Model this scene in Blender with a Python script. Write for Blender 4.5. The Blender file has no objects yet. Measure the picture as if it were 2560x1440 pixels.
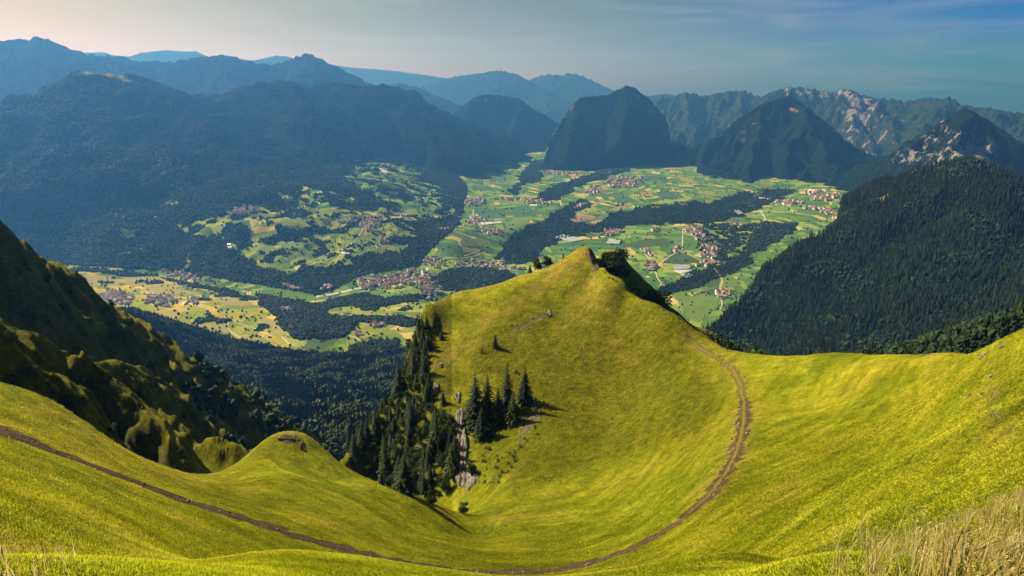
import bpy, math, random
import numpy as np
from mathutils import Vector

rng = np.random.default_rng(7)
random.seed(7)
scene = bpy.context.scene
D = bpy.data

# ------------------------------------------------------------------ camera
W_, H_, F_ = 2560.0, 1440.0, 1525.0
PITCH = math.radians(18.0)
cam_d = D.cameras.new('camera'); cam_d.sensor_width = 36.0
cam_d.lens = 36.0 * F_ / W_; cam_d.clip_start = 0.1; cam_d.clip_end = 200000.0
cam = D.objects.new('camera', cam_d); scene.collection.objects.link(cam)
cam.location = (0, 0, 0); cam.rotation_euler = (math.pi / 2 - PITCH, 0, 0)
scene.camera = cam

# ------------------------------------------------------------------ sun, sky, exposure
SUN_AZ, SUN_EL = math.radians(-60.0), math.radians(37.0)      # azimuth from the view direction, left is negative
world = D.worlds.new('World'); scene.world = world; world.use_nodes = True
wn = world.node_tree; wn.nodes.clear()
wo = wn.nodes.new('ShaderNodeOutputWorld'); wb = wn.nodes.new('ShaderNodeBackground')
sky = wn.nodes.new('ShaderNodeTexSky'); sky.sky_type = 'NISHITA'; sky.sun_disc = False
sky.sun_elevation = SUN_EL; sky.sun_rotation = SUN_AZ
sky.altitude = 1800; sky.air_density = 1.0; sky.dust_density = 4.0; sky.ozone_density = 3.0
wb.inputs['Strength'].default_value = 0.085
hs = wn.nodes.new('ShaderNodeHueSaturation'); hs.inputs['Saturation'].default_value = 1.2
wn.links.new(sky.outputs[0], hs.inputs['Color']); 
# aureole: the hazy air is warmer towards the sun, bluer away from it
tcw = wn.nodes.new('ShaderNodeTexCoord'); dt_ = wn.nodes.new('ShaderNodeVectorMath'); dt_.operation = 'DOT_PRODUCT'
dt_.inputs[1].default_value = (math.sin(SUN_AZ) * math.cos(SUN_EL), math.cos(SUN_AZ) * math.cos(SUN_EL), math.sin(SUN_EL))
mr_ = wn.nodes.new('ShaderNodeMapRange'); mr_.inputs[1].default_value = -0.05; mr_.inputs[2].default_value = 0.85
rp_ = wn.nodes.new('ShaderNodeValToRGB'); rp_.color_ramp.elements[0].color = (0.02, 0.20, 0.66, 1); rp_.color_ramp.elements[1].color = (0.66, 0.35, 0.004, 1)
q_ = rp_.color_ramp.elements.new(0.45); q_.color = (0.36, 0.30, 0.20, 1)
mx_ = wn.nodes.new('ShaderNodeMix'); mx_.data_type = 'RGBA'; mx_.blend_type = 'MULTIPLY'; mx_.inputs[0].default_value = 1.0
wn.links.new(tcw.outputs['Generated'], dt_.inputs[0]); wn.links.new(dt_.outputs['Value'], mr_.inputs[0]); wn.links.new(mr_.outputs[0], rp_.inputs[0])
wn.links.new(hs.outputs[0], mx_.inputs[6]); wn.links.new(rp_.outputs[0], mx_.inputs[7]); 
# thin cirrus streaks
mp_ = wn.nodes.new('ShaderNodeMapping'); mp_.inputs['Scale'].default_value = (2.2, 3.0, 22.0); mp_.inputs['Rotation'].default_value = (0.0, 0.06, 0.4)
nz_ = wn.nodes.new('ShaderNodeTexNoise'); nz_.inputs['Scale'].default_value = 1.6; nz_.inputs['Detail'].default_value = 7; nz_.inputs['Roughness'].default_value = 0.62; nz_.inputs['Distortion'].default_value = 0.6
cr_ = wn.nodes.new('ShaderNodeMapRange'); cr_.inputs[1].default_value = 0.47; cr_.inputs[2].default_value = 0.80; cr_.inputs[4].default_value = 0.24
mc_ = wn.nodes.new('ShaderNodeMix'); mc_.data_type = 'RGBA'; mc_.inputs[7].default_value = (3.8, 4.0, 4.2, 1)
wn.links.new(tcw.outputs['Generated'], mp_.inputs[0]); wn.links.new(mp_.outputs[0], nz_.inputs['Vector']); wn.links.new(nz_.outputs[0], cr_.inputs[0]); wn.links.new(cr_.outputs[0], mc_.inputs[0])
wn.links.new(mx_.outputs[2], mc_.inputs[6]); wn.links.new(mc_.outputs[2], wb.inputs['Color']); wn.links.new(wb.outputs[0], wo.inputs['Surface'])
sun_d = D.lights.new('sun', 'SUN'); sun_d.energy = 5.0; sun_d.angle = math.radians(0.53)
sun_d.color = (1.0, 0.96, 0.88)
sun = D.objects.new('sun', sun_d); scene.collection.objects.link(sun)
SUN = Vector((math.sin(SUN_AZ) * math.cos(SUN_EL), math.cos(SUN_AZ) * math.cos(SUN_EL), math.sin(SUN_EL)))
sun.rotation_euler = (-SUN).to_track_quat('-Z', 'Y').to_euler()
vs = scene.view_settings
vs.view_transform = 'Standard'; vs.look = 'None'; vs.gamma = 1.0; vs.use_curve_mapping = False
vs.exposure = 1.18
cy = scene.cycles
cy.max_bounces = 4; cy.diffuse_bounces = 1; cy.glossy_bounces = 1; cy.transmission_bounces = 2
cy.volume_bounces = 0; cy.transparent_max_bounces = 8; cy.use_denoising = True
cy.caustics_reflective = False; cy.caustics_refractive = False

# ------------------------------------------------------------------ projection helpers (pixels of the 2560x1440 frame)
CP, SP = math.cos(PITCH), math.sin(PITCH)
def ray(px, py):
    """unit-range direction: azimuth (right positive) and z per metre of ground range"""
    a = np.asarray(px, float) - W_ / 2; b = np.asarray(py, float) - H_ / 2
    fwd = F_ * CP - b * SP; down = b * CP + F_ * SP
    rr = np.hypot(a, fwd)
    return np.arctan2(a, fwd), -down / rr
def at(px, py, r):
    az, e = ray(px, py); r = np.asarray(r, float)
    return np.stack([np.sin(az) * r, np.cos(az) * r, e * r], -1)
def atz(px, py, z):
    az, e = ray(px, py); return at(px, py, z / e)
def pix(x, y, z):
    d = y * CP - z * SP; up = y * SP + z * CP
    d = np.where(d > 1e-3, d, 1e-3)
    return W_ / 2 + F_ * x / d, H_ / 2 - F_ * up / d

# ------------------------------------------------------------------ noise
def _hash(ix, iy, seed):
    h = (ix.astype(np.int64) * 374761393 + iy.astype(np.int64) * 668265263 + seed * 982451653) & 0xffffffff
    h = ((h ^ (h >> 13)) * 1274126177) & 0xffffffff
    return h ^ (h >> 16)
def noise(x, y, seed=0):
    x = np.asarray(x, float); y = np.asarray(y, float)
    ix = np.floor(x); iy = np.floor(y); fx = x - ix; fy = y - iy
    ux = fx * fx * fx * (fx * (fx * 6 - 15) + 10); uy = fy * fy * fy * (fy * (fy * 6 - 15) + 10)
    def g(dx, dy):
        a = _hash(ix + dx, iy + dy, seed) / 4294967296.0 * 2 * math.pi
        return np.cos(a) * (fx - dx) + np.sin(a) * (fy - dy)
    a = g(0, 0) * (1 - ux) + g(1, 0) * ux; b = g(0, 1) * (1 - ux) + g(1, 1) * ux
    return (a * (1 - uy) + b * uy) * 1.5
def fbm(x, y, oct=4, seed=0, gain=0.5):
    s = 0; a = 1.0; f = 1.0
    for o in range(oct):
        s = s + a * noise(x * f + 17.3 * o, y * f - 9.1 * o, seed + o); a *= gain; f *= 2.03
    return s
def ridged(x, y, oct=4, seed=0, gain=0.5):
    s = 0; a = 1.0; f = 1.0; t = 0
    for o in range(oct):
        s = s + a * (1 - np.abs(noise(x * f + 5.7 * o, y * f + 3.3 * o, seed + o)) * 1.6); t += a; a *= gain; f *= 2.05
    return s / t
def sstep(a, b, x):
    t = np.clip((x - a) / (b - a), 0, 1); return t * t * (3 - 2 * t)
def inpoly(px, py, poly):
    px = np.asarray(px, float); py = np.asarray(py, float); c = np.zeros(px.shape, bool); n = len(poly)
    for i in range(n):
        x1, y1 = poly[i]; x2, y2 = poly[i - 1]
        if y1 == y2: continue
        m = ((y1 > py) != (y2 > py)) & (px < (x2 - x1) * (py - y1) / (y2 - y1) + x1); c ^= m
    return c

# ------------------------------------------------------------------ object helpers
def tag(o, label=None, cat=None, group=None, kind=None):
    if label: o['label'] = label
    if cat: o['category'] = cat
    if group: o['group'] = group
    if kind: o['kind'] = kind
    return o
def link(o, parent=None):
    scene.collection.objects.link(o)
    if parent: o.parent = parent
    return o
def mesh_np(name, v, faces, mat=None, smooth=True, attrs=None):
    """faces: (n,3) or (n,4) index array"""
    me = D.meshes.new(name); v = np.asarray(v, np.float32); f = np.asarray(faces, np.int32); k = f.shape[1]
    me.vertices.add(len(v)); me.vertices.foreach_set('co', v.ravel())
    me.loops.add(f.size); me.loops.foreach_set('vertex_index', f.ravel())
    me.polygons.add(len(f)); me.polygons.foreach_set('loop_start', np.arange(0, f.size, k, dtype=np.int32))
    me.update(calc_edges=True)
    if smooth: me.polygons.foreach_set('use_smooth', np.ones(len(f), bool))
    if attrs:
        for an, av in attrs.items():
            av = np.asarray(av, np.float32)
            if av.ndim == 1:
                a = me.attributes.new(an, 'FLOAT', 'POINT'); a.data.foreach_set('value', av)
            else:
                a = me.attributes.new(an, 'FLOAT_COLOR', 'POINT')
                a.data.foreach_set('color', np.concatenate([av, np.ones((len(av), 1), np.float32)], 1).ravel())
    if mat: me.materials.append(mat)
    return me
def grid_faces(nr, nc):
    i = np.arange(nr - 1)[:, None] * nc + np.arange(nc - 1)[None]
    i = i.ravel(); return np.stack([i, i + 1, i + nc + 1, i + nc], -1)

class Polar:
    """height field on a polar grid about the viewpoint: rows are ground ranges, columns azimuths"""
    def __init__(s, az0, az1, nc, rs, zfun):
        s.az = np.linspace(math.radians(az0), math.radians(az1), nc); s.lr = np.log(np.asarray(rs, float))
        A, L = np.meshgrid(s.az, s.lr); R = np.exp(L)
        s.x = np.sin(A) * R; s.y = np.cos(A) * R; s.r = R; s.a = A
        s.z = zfun(s.x, s.y, A, R)
    def sample(s, x, y, grid=None):
        g = s.z if grid is None else grid
        a = np.arctan2(x, y); l = np.log(np.maximum(np.hypot(x, y), 1e-3))
        ca = np.clip((a - s.az[0]) / (s.az[1] - s.az[0]), 0, len(s.az) - 1.001)
        cl = np.clip(np.interp(l, s.lr, np.arange(len(s.lr))), 0, len(s.lr) - 1.001)
        i = cl.astype(int); j = ca.astype(int); u = cl - i; w = ca - j
        return (g[i, j] * (1 - u) * (1 - w) + g[i + 1, j] * u * (1 - w) + g[i, j + 1] * (1 - u) * w + g[i + 1, j + 1] * u * w)
    def normal(s, x, y, h=None):
        h = np.maximum(0.3, 0.006 * np.hypot(x, y)) if h is None else h
        dx = (s.sample(x + h, y) - s.sample(x - h, y)) / (2 * h); dy = (s.sample(x, y + h) - s.sample(x, y - h)) / (2 * h)
        n = np.stack([-dx, -dy, np.ones_like(dx)], -1); return n / np.linalg.norm(n, axis=-1, keepdims=True)
    def obj(s, name, mat, attrs=None, kind='structure', keep=None):
        nr, nc = s.z.shape
        f = grid_faces(nr, nc)
        if keep is not None:
            k = keep.ravel(); f = f[k[f].any(1)]
        v = np.stack([s.x, s.y, s.z], -1).reshape(-1, 3)
        me = mesh_np(name, v, f, mat, True, {k: a.reshape(-1) if a.ndim == 2 else a.reshape(-1, 3) for k, a in (attrs or {}).items()})
        o = link(D.objects.new(name, me)); tag(o, kind=kind); return o

def rbf_fit(pts, val, smooth=0.0):
    n = len(pts); d = np.linalg.norm(pts[:, None] - pts[None], axis=-1)
    K = np.where(d > 0, d * d * np.log(np.maximum(d, 1e-9)), 0) + smooth * np.eye(n)
    P = np.concatenate([np.ones((n, 1)), pts], 1)
    A = np.block([[K, P], [P.T, np.zeros((3, 3))]])
    return np.linalg.solve(A, np.concatenate([val, np.zeros(3)]))
def rbf_eval(c, pts, q):
    out = np.empty(len(q))
    for i in range(0, len(q), 40000):
        b = q[i:i + 40000]
        d2 = ((b[:, None] - pts[None]) ** 2).sum(-1)
        out[i:i + 40000] = (0.5 * d2 * np.log(np.maximum(d2, 1e-12))) @ c[:-3] + c[-3] + b @ c[-2:]
    return out

# ------------------------------------------------------------------ material helpers
class NT:
    def __init__(s, name):
        s.m = D.materials.new(name); s.m.use_nodes = True; s.t = s.m.node_tree; s.t.nodes.clear()
        s.out = s.t.nodes.new('ShaderNodeOutputMaterial')
    def n(s, typ, **kw):
        nd = s.t.nodes.new('ShaderNode' + typ)
        for k, v in kw.items():
            if k.startswith('_'): setattr(nd, k[1:], v)
            else:
                key = int(k[1:]) if k[0] == 'i' and k[1:].isdigit() else k.replace('_', ' ')
                s.set(nd.inputs[key], v)
        return nd
    def set(s, inp, v):
        if hasattr(v, 'is_linked') or isinstance(v, bpy.types.NodeSocket): s.t.links.new(v, inp)
        elif isinstance(v, (tuple, list)) and len(v) == 3 and inp.type == 'RGBA': inp.default_value = (*v, 1)
        else: inp.default_value = v
    def coord(s, which='Object'): return s.n('TexCoord').outputs[which]
    def pos(s): return s.n('NewGeometry').outputs['Position']
    def attr(s, name, out='Fac'): return s.n('Attribute', _attribute_name=name).outputs[out]
    def noise(s, vec, scale, detail=4, rough=0.55, out=0, dist=0.0):
        return s.n('TexNoise', Vector=vec, Scale=scale, Detail=detail, Roughness=rough, Distortion=dist).outputs[out]
    def ramp(s, fac, stops, interp='LINEAR'):
        nd = s.n('ValToRGB', Fac=fac); r = nd.color_ramp; r.interpolation = interp
        while len(r.elements) < len(stops): r.elements.new(0.5)
        for e, (p, c) in zip(r.elements, stops):
            e.position = p; e.color = (*c, 1) if len(c) == 3 else c
        return nd.outputs[0]
    def mix(s, fac, a, b, blend='MIX'):
        nd = s.n('Mix', _data_type='RGBA', _blend_type=blend)
        s.set(nd.inputs[0], fac); s.set(nd.inputs[6], a); s.set(nd.inputs[7], b); return nd.outputs[2]
    def math(s, op, a, b=0.0, clamp=False):
        nd = s.n('Math', _operation=op, _use_clamp=clamp); s.set(nd.inputs[0], a); s.set(nd.inputs[1], b); return nd.outputs[0]
    def mrange(s, v, a, b, c=0.0, d=1.0):
        nd = s.n('MapRange', _clamp=True); s.set(nd.inputs[0], v)
        for i, q in zip((1, 2, 3, 4), (a, b, c, d)): nd.inputs[i].default_value = q
        return nd.outputs[0]
    def scalev(s, vec, sc, rot=(0, 0, 0)):
        nd = s.n('Mapping', Vector=vec); nd.inputs['Scale'].default_value = sc; nd.inputs['Rotation'].default_value = rot; return nd.outputs[0]
    def bump(s, h, strength=0.5, dist=1.0):
        return s.n('Bump', Height=h, Strength=strength, Distance=dist).outputs[0]
    def done(s, color, rough=0.9, normal=None, spec=0.1, trans=0.0):
        b = s.n('BsdfPrincipled', Base_Color=color, Roughness=rough)
        b.inputs['Specular IOR Level'].default_value = spec
        if normal is not None: s.set(b.inputs['Normal'], normal)
        sh = b.outputs[0]
        if trans:
            t = s.n('BsdfTranslucent', Color=color); mx = s.n('MixShader', Fac=trans)
            s.set(mx.inputs[1], sh); s.set(mx.inputs[2], t.outputs[0]); sh = mx.outputs[0]
        s.t.links.new(sh, s.out.inputs['Surface']); return s.m
def grass_tone(t, p, k=1.0):
    """turf colour by large and small patches"""
    s = lambda c: (k * c[0], k * 1.05 * c[1], k * c[2])
    big = t.noise(p, 0.02, 4, 0.6); mid = t.noise(p, 0.13, 6, 0.7)
    c = t.ramp(mid, [(0.32, s((0.048, 0.060, 0.002))), (0.5, s((0.135, 0.126, 0.003))), (0.66, s((0.24, 0.20, 0.012)))])
    c2 = t.ramp(big, [(0.34, s((0.060, 0.085, 0.002))), (0.52, s((0.14, 0.132, 0.003))), (0.66, s((0.20, 0.14, 0.012)))])
    c = t.mix(0.5, c, c2)
    pa = t.noise(t.scalev(p, (1, 1, 1.6)), 0.042, 6, 0.72); c = t.mix(t.mrange(pa, 0.53, 0.64, 0, 0.6), c, s((0.058, 0.080, 0.002))); pb = t.noise(t.scalev(p, (-1, 1, 1.3), (0.3, 0.2, 1.0)), 0.06, 6, 0.72); c = t.mix(t.mrange(pb, 0.55, 0.66, 0, 0.55), c, s((0.225, 0.165, 0.020)))
    band = t.noise(t.scalev(p, (0.05, 0.05, 0.55)), 1.0, 5, 0.65); c = t.mix(t.mrange(band, 0.52, 0.36, 0, 0.6), c, s((0.052, 0.056, 0.0015))); c = t.mix(t.mrange(band, 0.56, 0.70, 0, 0.5), c, s((0.24, 0.20, 0.02)))
    dry = t.attr('dry'); c = t.mix(t.math('MULTIPLY', dry, t.mrange(mid, 0.3, 0.65)), c, s((0.20, 0.115, 0.025)))
    return c, mid
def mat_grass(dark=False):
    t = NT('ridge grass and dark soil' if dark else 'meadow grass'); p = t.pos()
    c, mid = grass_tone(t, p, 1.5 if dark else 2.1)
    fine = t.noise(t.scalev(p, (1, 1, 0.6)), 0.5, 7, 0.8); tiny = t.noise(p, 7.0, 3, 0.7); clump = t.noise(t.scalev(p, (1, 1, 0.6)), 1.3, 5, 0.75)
    lush_shade = t.attr('lush_shade'); c = t.mix(t.math('MULTIPLY', lush_shade, 0.75), c, t.ramp(fine, [(0.38, (0.030, 0.036, 0.002)), (0.6, (0.120, 0.112, 0.003))]))  # olive turf tone that also paints shade on face and ridge
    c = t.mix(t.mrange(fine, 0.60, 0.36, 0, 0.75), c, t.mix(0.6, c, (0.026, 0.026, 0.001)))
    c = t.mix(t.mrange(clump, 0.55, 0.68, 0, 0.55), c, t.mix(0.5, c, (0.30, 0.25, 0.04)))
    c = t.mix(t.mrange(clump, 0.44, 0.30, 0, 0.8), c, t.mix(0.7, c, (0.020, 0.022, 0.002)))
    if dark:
        so = t.noise(p, 0.09, 6, 0.7); c = t.mix(t.mrange(so, 0.54, 0.64, 0, 0.75), c, t.ramp(fine, [(0.35, (0.012, 0.014, 0.003)), (0.65, (0.060, 0.058, 0.008))]))  # dark soil patches that also deepen the ridge's shade in the colour
    rk = t.attr('rock')
    rc = t.ramp(t.noise(p, 0.9, 6, 0.7), [(0.3, (0.03, 0.026, 0.018)), (0.55, (0.12, 0.10, 0.07)), (0.8, (0.32, 0.29, 0.24))])
    c = t.mix(t.mrange(t.math('ADD', rk, t.math('MULTIPLY', t.math('SUBTRACT', t.noise(p, 0.45, 5, 0.7), 0.5), 1.1)), 0.45, 0.6), c, rc)
    h = t.math('ADD', t.math('MULTIPLY', fine, 1.3), t.math('ADD', t.math('MULTIPLY', mid, 1.2), t.math('MULTIPLY', clump, 0.5)))
    return t.done(c, 0.95, t.bump(h, 1.0, 1.0), 0.03)
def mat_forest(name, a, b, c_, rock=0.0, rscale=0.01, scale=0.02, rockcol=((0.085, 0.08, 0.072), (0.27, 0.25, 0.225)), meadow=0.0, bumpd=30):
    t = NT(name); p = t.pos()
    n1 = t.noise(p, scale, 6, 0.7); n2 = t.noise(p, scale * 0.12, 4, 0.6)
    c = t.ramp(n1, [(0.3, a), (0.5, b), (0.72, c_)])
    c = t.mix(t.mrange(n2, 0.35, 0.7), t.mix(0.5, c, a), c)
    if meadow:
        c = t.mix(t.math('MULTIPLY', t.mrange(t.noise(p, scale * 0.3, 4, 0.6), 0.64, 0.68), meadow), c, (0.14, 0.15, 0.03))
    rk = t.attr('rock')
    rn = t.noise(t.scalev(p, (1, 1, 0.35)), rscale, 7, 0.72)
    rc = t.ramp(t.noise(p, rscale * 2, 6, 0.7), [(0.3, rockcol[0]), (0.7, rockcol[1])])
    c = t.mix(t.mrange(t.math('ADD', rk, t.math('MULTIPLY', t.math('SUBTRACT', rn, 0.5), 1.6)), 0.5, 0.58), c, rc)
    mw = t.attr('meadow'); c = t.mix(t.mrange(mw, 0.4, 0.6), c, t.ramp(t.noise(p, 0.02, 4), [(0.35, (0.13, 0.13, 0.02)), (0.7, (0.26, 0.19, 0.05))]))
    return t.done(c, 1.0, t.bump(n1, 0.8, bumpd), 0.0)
def mat_valley():
    t = NT('valley land'); p = t.pos()
    w = t.n('TexNoise', Vector=p, Scale=0.004, Detail=3).outputs['Color']
    q = t.n('VectorMath', _operation='MULTIPLY_ADD'); t.set(q.inputs[0], w); q.inputs[1].default_value = (90, 90, 0); t.set(q.inputs[2], p)
    v = t.n('TexVoronoi', Vector=q.outputs[0], Scale=0.0028)
    v.voronoi_dimensions = '2D'
    ang = t.math('MULTIPLY', t.n('SeparateColor', Color=v.outputs['Color']).outputs[0], 3.14)
    vr = t.n('VectorRotate', _rotation_type='Z_AXIS', Vector=q.outputs[0]); t.set(vr.inputs['Angle'], ang)
    br = t.n('TexBrick', Vector=vr.outputs[0], Scale=1.0)
    br.inputs['Color1'].default_value = (0, 0, 0, 1); br.inputs['Color2'].default_value = (1, 1, 1, 1); br.inputs['Mortar'].default_value = (0.5, 0.5, 0.5, 1)
    br.inputs['Mortar Size'].default_value = 1.4; br.inputs['Brick Width'].default_value = 130; br.inputs['Row Height'].default_value = 46
    br.inputs['Mortar Smooth'].default_value = 0.3; br.offset = 0.37
    f = t.n('SeparateColor', Color=br.outputs['Color']).outputs[0]
    green = t.ramp(f, [(0.0, (0.030, 0.092, 0.024)), (0.2, (0.061, 0.142, 0.027)), (0.36, (0.041, 0.115, 0.032)), (0.5, (0.135, 0.230, 0.034)), (0.66, (0.068, 0.162, 0.030)),
                       (0.8, (0.203, 0.243, 0.047)), (0.9, (0.405, 0.324, 0.095)), (0.96, (0.095, 0.176, 0.041))], 'CONSTANT')
    gold = t.ramp(f, [(0.0, (0.135, 0.176, 0.022)), (0.2, (0.270, 0.230, 0.030)), (0.4, (0.176, 0.216, 0.024)), (0.55, (0.378, 0.270, 0.047)), (0.72, (0.230, 0.243, 0.027)),
                      (0.85, (0.074, 0.115, 0.019)), (0.92, (0.446, 0.311, 0.068))], 'CONSTANT')
    c = t.mix(t.attr('gold'), green, gold)
    # sown rows and uneven growth
    wv = t.n('TexWave', Vector=vr.outputs[0], Scale=0.05, Distortion=2.0, Detail=2); 
    c = t.mix(t.math('MULTIPLY', wv.outputs['Fac'], 0.25), c, t.mix(0.5, c, (0.03, 0.05, 0.01)))
    n = t.noise(p, 0.012, 5, 0.7); c = t.mix(t.mrange(n, 0.35, 0.75), c, t.mix(0.35, c, (0.16, 0.17, 0.03)))
    edge = br.outputs['Fac']; en = t.noise(p, 0.006, 2)
    c = t.mix(t.math('MULTIPLY', edge, t.mrange(en, 0.45, 0.55)), c, (0.03, 0.05, 0.012))
    fo = t.mrange(t.math('ADD', t.attr('forest'), t.math('MULTIPLY', t.math('SUBTRACT', t.noise(p, 0.02, 4), 0.5), 0.5)), 0.42, 0.55)
    fc = t.ramp(t.noise(p, 0.05, 5, 0.7), [(0.3, (0.010, 0.020, 0.008)), (0.7, (0.030, 0.052, 0.016))])
    c = t.mix(fo, c, fc)
    c = t.mix(t.mrange(t.attr('built'), 0.3, 0.8, 0, 0.7), c, t.ramp(t.noise(p, 0.04, 4), [(0.4, (0.07, 0.10, 0.03)), (0.6, (0.22, 0.19, 0.15))]))
    return t.done(c, 1.0, None, 0.0)
def mat_leaf(name, a, b, trans=0.0, rough=0.8):
    t = NT(name); oi = t.n('ObjectInfo').outputs['Random']; p = t.coord('Object')
    n = t.noise(p, 3.0, 3); f = t.math('ADD', t.math('MULTIPLY', oi, 0.65), t.math('MULTIPLY', n, 0.35))
    return t.done(t.ramp(f, [(0.15, a), (0.85, b)]), rough, None, 0.1, trans)
def mat_flat(name, cols, scale, rough=0.9, bump=0.0, bscale=None, spec=0.2):
    t = NT(name); p = t.coord('Object'); n = t.noise(p, scale, 5, 0.65)
    k = len(cols); c = t.ramp(n, [(0.25 + 0.5 * i / max(k - 1, 1), col) for i, col in enumerate(cols)])
    nr = t.bump(t.noise(p, bscale or scale * 2, 5, 0.7), bump, 0.1) if bump else None
    return t.done(c, rough, nr, spec)
def mat_roof():
    t = NT('clay roof'); oi = t.n('ObjectInfo').outputs['Random']
    c = t.ramp(oi, [(0.0, (0.18, 0.105, 0.075)), (0.35, (0.24, 0.155, 0.115)), (0.6, (0.18, 0.13, 0.105)), (0.85, (0.29, 0.20, 0.15)), (1.0, (0.17, 0.14, 0.13))])
    c = t.mix(t.math('MULTIPLY', t.noise(t.coord('Object'), 0.8, 4), 0.4), c, (0.12, 0.07, 0.05)); return t.done(c, 0.9)
def mat_plaster():
    t = NT('house plaster'); oi = t.n('ObjectInfo').outputs['Random']
    c = t.ramp(oi, [(0.0, (0.62, 0.58, 0.50)), (0.3, (0.70, 0.60, 0.45)), (0.6, (0.52, 0.44, 0.36)), (0.8, (0.72, 0.70, 0.66))])
    c = t.mix(t.math('MULTIPLY', t.noise(t.coord('Object'), 0.3, 4), 0.35), c, (0.35, 0.3, 0.25)); return t.done(c, 0.9)
def mat_rock():
    t = NT('pale limestone'); p = t.pos()
    n = t.noise(t.scalev(p, (1, 1, 0.28)), 0.8, 8, 0.75); m = t.noise(p, 1.2, 6, 0.7)
    c = t.ramp(n, [(0.28, (0.06, 0.05, 0.035)), (0.42, (0.12, 0.10, 0.07)), (0.55, (0.24, 0.21, 0.165)), (0.75, (0.40, 0.37, 0.32))])
    c = t.mix(t.mrange(m, 0.5, 0.75, 0, 0.6), c, (0.13, 0.12, 0.05))
    return t.done(c, 0.95, t.bump(t.math('ADD', n, t.math('MULTIPLY', m, 0.3)), 1.0, 0.8), 0.1)
def mat_dirt():
    t = NT('bare track earth'); p = t.pos()
    a = t.noise(p, 0.5, 5, 0.7); b = t.noise(p, 3.0, 5, 0.75)
    c = t.ramp(a, [(0.3, (0.035, 0.020, 0.009)), (0.5, (0.075, 0.045, 0.020)), (0.72, (0.13, 0.085, 0.04))])
    c = t.mix(t.mrange(b, 0.3, 0.7), t.mix(0.6, c, (0.02, 0.012, 0.006)), c)
    c = t.mix(t.mrange(t.noise(p, 7.0, 3, 0.6), 0.68, 0.76), c, (0.28, 0.23, 0.17))
    g = t.attr('grassy'); c = t.mix(t.mrange(t.math('ADD', g, t.math('MULTIPLY', t.math('SUBTRACT', b, 0.5), 1.2)), 0.4, 0.65), c, t.ramp(b, [(0.3, (0.08, 0.075, 0.006)), (0.7, (0.18, 0.14, 0.02))]))
    return t.done(c, 1.0, t.bump(t.math('ADD', a, b), 0.8, 0.25), 0.05)
M = {}
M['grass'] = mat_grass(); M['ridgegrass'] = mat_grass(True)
M['valley'] = mat_valley()
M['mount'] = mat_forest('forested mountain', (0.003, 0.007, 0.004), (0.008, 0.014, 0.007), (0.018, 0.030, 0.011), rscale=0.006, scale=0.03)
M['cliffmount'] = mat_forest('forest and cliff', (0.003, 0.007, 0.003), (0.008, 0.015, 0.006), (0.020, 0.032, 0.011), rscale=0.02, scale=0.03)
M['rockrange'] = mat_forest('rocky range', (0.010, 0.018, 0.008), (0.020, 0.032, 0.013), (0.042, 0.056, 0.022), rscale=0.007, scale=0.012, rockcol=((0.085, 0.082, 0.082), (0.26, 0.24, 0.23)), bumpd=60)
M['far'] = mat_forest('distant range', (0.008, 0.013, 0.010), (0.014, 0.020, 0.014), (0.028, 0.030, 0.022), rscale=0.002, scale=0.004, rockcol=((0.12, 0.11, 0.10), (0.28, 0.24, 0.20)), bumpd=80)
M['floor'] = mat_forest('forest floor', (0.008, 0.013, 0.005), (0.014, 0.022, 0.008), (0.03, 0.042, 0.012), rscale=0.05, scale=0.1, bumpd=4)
M['spruce'] = mat_leaf('spruce needles', (0.009, 0.017, 0.006), (0.038, 0.050, 0.012), 0.0)
M['broad'] = mat_leaf('broad leaves', (0.020, 0.038, 0.008), (0.060, 0.085, 0.016), 0.15)
M['mountleaf'] = mat_leaf('mountain crowns', (0.006, 0.012, 0.005), (0.020, 0.036, 0.011), 0.0)
M['olive'] = mat_leaf('olive crowns', (0.022, 0.030, 0.006), (0.085, 0.090, 0.016), 0.0)
M['farleaf'] = mat_leaf('far crowns', (0.009, 0.020, 0.008), (0.028, 0.047, 0.013), 0.0)
M['bark'] = mat_flat('bark', [(0.03, 0.02, 0.012), (0.09, 0.065, 0.045)], 4.0, bump=0.6)
M['rock'] = mat_rock(); M['shaderock'] = mat_flat('brown rock with painted shadow', [(0.025, 0.018, 0.008), (0.09, 0.065, 0.03), (0.22, 0.17, 0.10)], 0.7, bump=1.0, spec=0.05); M['dirt'] = mat_dirt(); M['roof'] = mat_roof(); M['plaster'] = mat_plaster()  # brown rock carries the shadow on summit and knoll in its colour
M['road'] = mat_flat('pale road', [(0.30, 0.26, 0.20), (0.40, 0.35, 0.28)], 0.05)
M['net'] = mat_flat('white netting', [(0.17, 0.22, 0.21), (0.30, 0.34, 0.32)], 0.05)
M['white'] = mat_flat('white sheet roof', [(0.42, 0.41, 0.37), (0.58, 0.57, 0.53)], 0.05)
M['tan'] = mat_flat('bare tan field', [(0.24, 0.16, 0.065), (0.30, 0.20, 0.085)], 0.02)
M['gold'] = mat_flat('mown gold field', [(0.155, 0.145, 0.020), (0.21, 0.175, 0.030)], 0.02)
M['lime'] = mat_flat('bright green field', [(0.075, 0.13, 0.018), (0.11, 0.16, 0.024)], 0.02)
M['vine'] = mat_flat('dark green orchard', [(0.026, 0.058, 0.014), (0.042, 0.078, 0.018)], 0.05)
M['teal'] = mat_flat('blue green field', [(0.022, 0.080, 0.030), (0.034, 0.10, 0.036)], 0.02)
# ================================================================== TERRAIN
S = 0.7                                   # scale of everything beyond the near hills
VZ = -1200 * S                            # level of the valley plain

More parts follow.
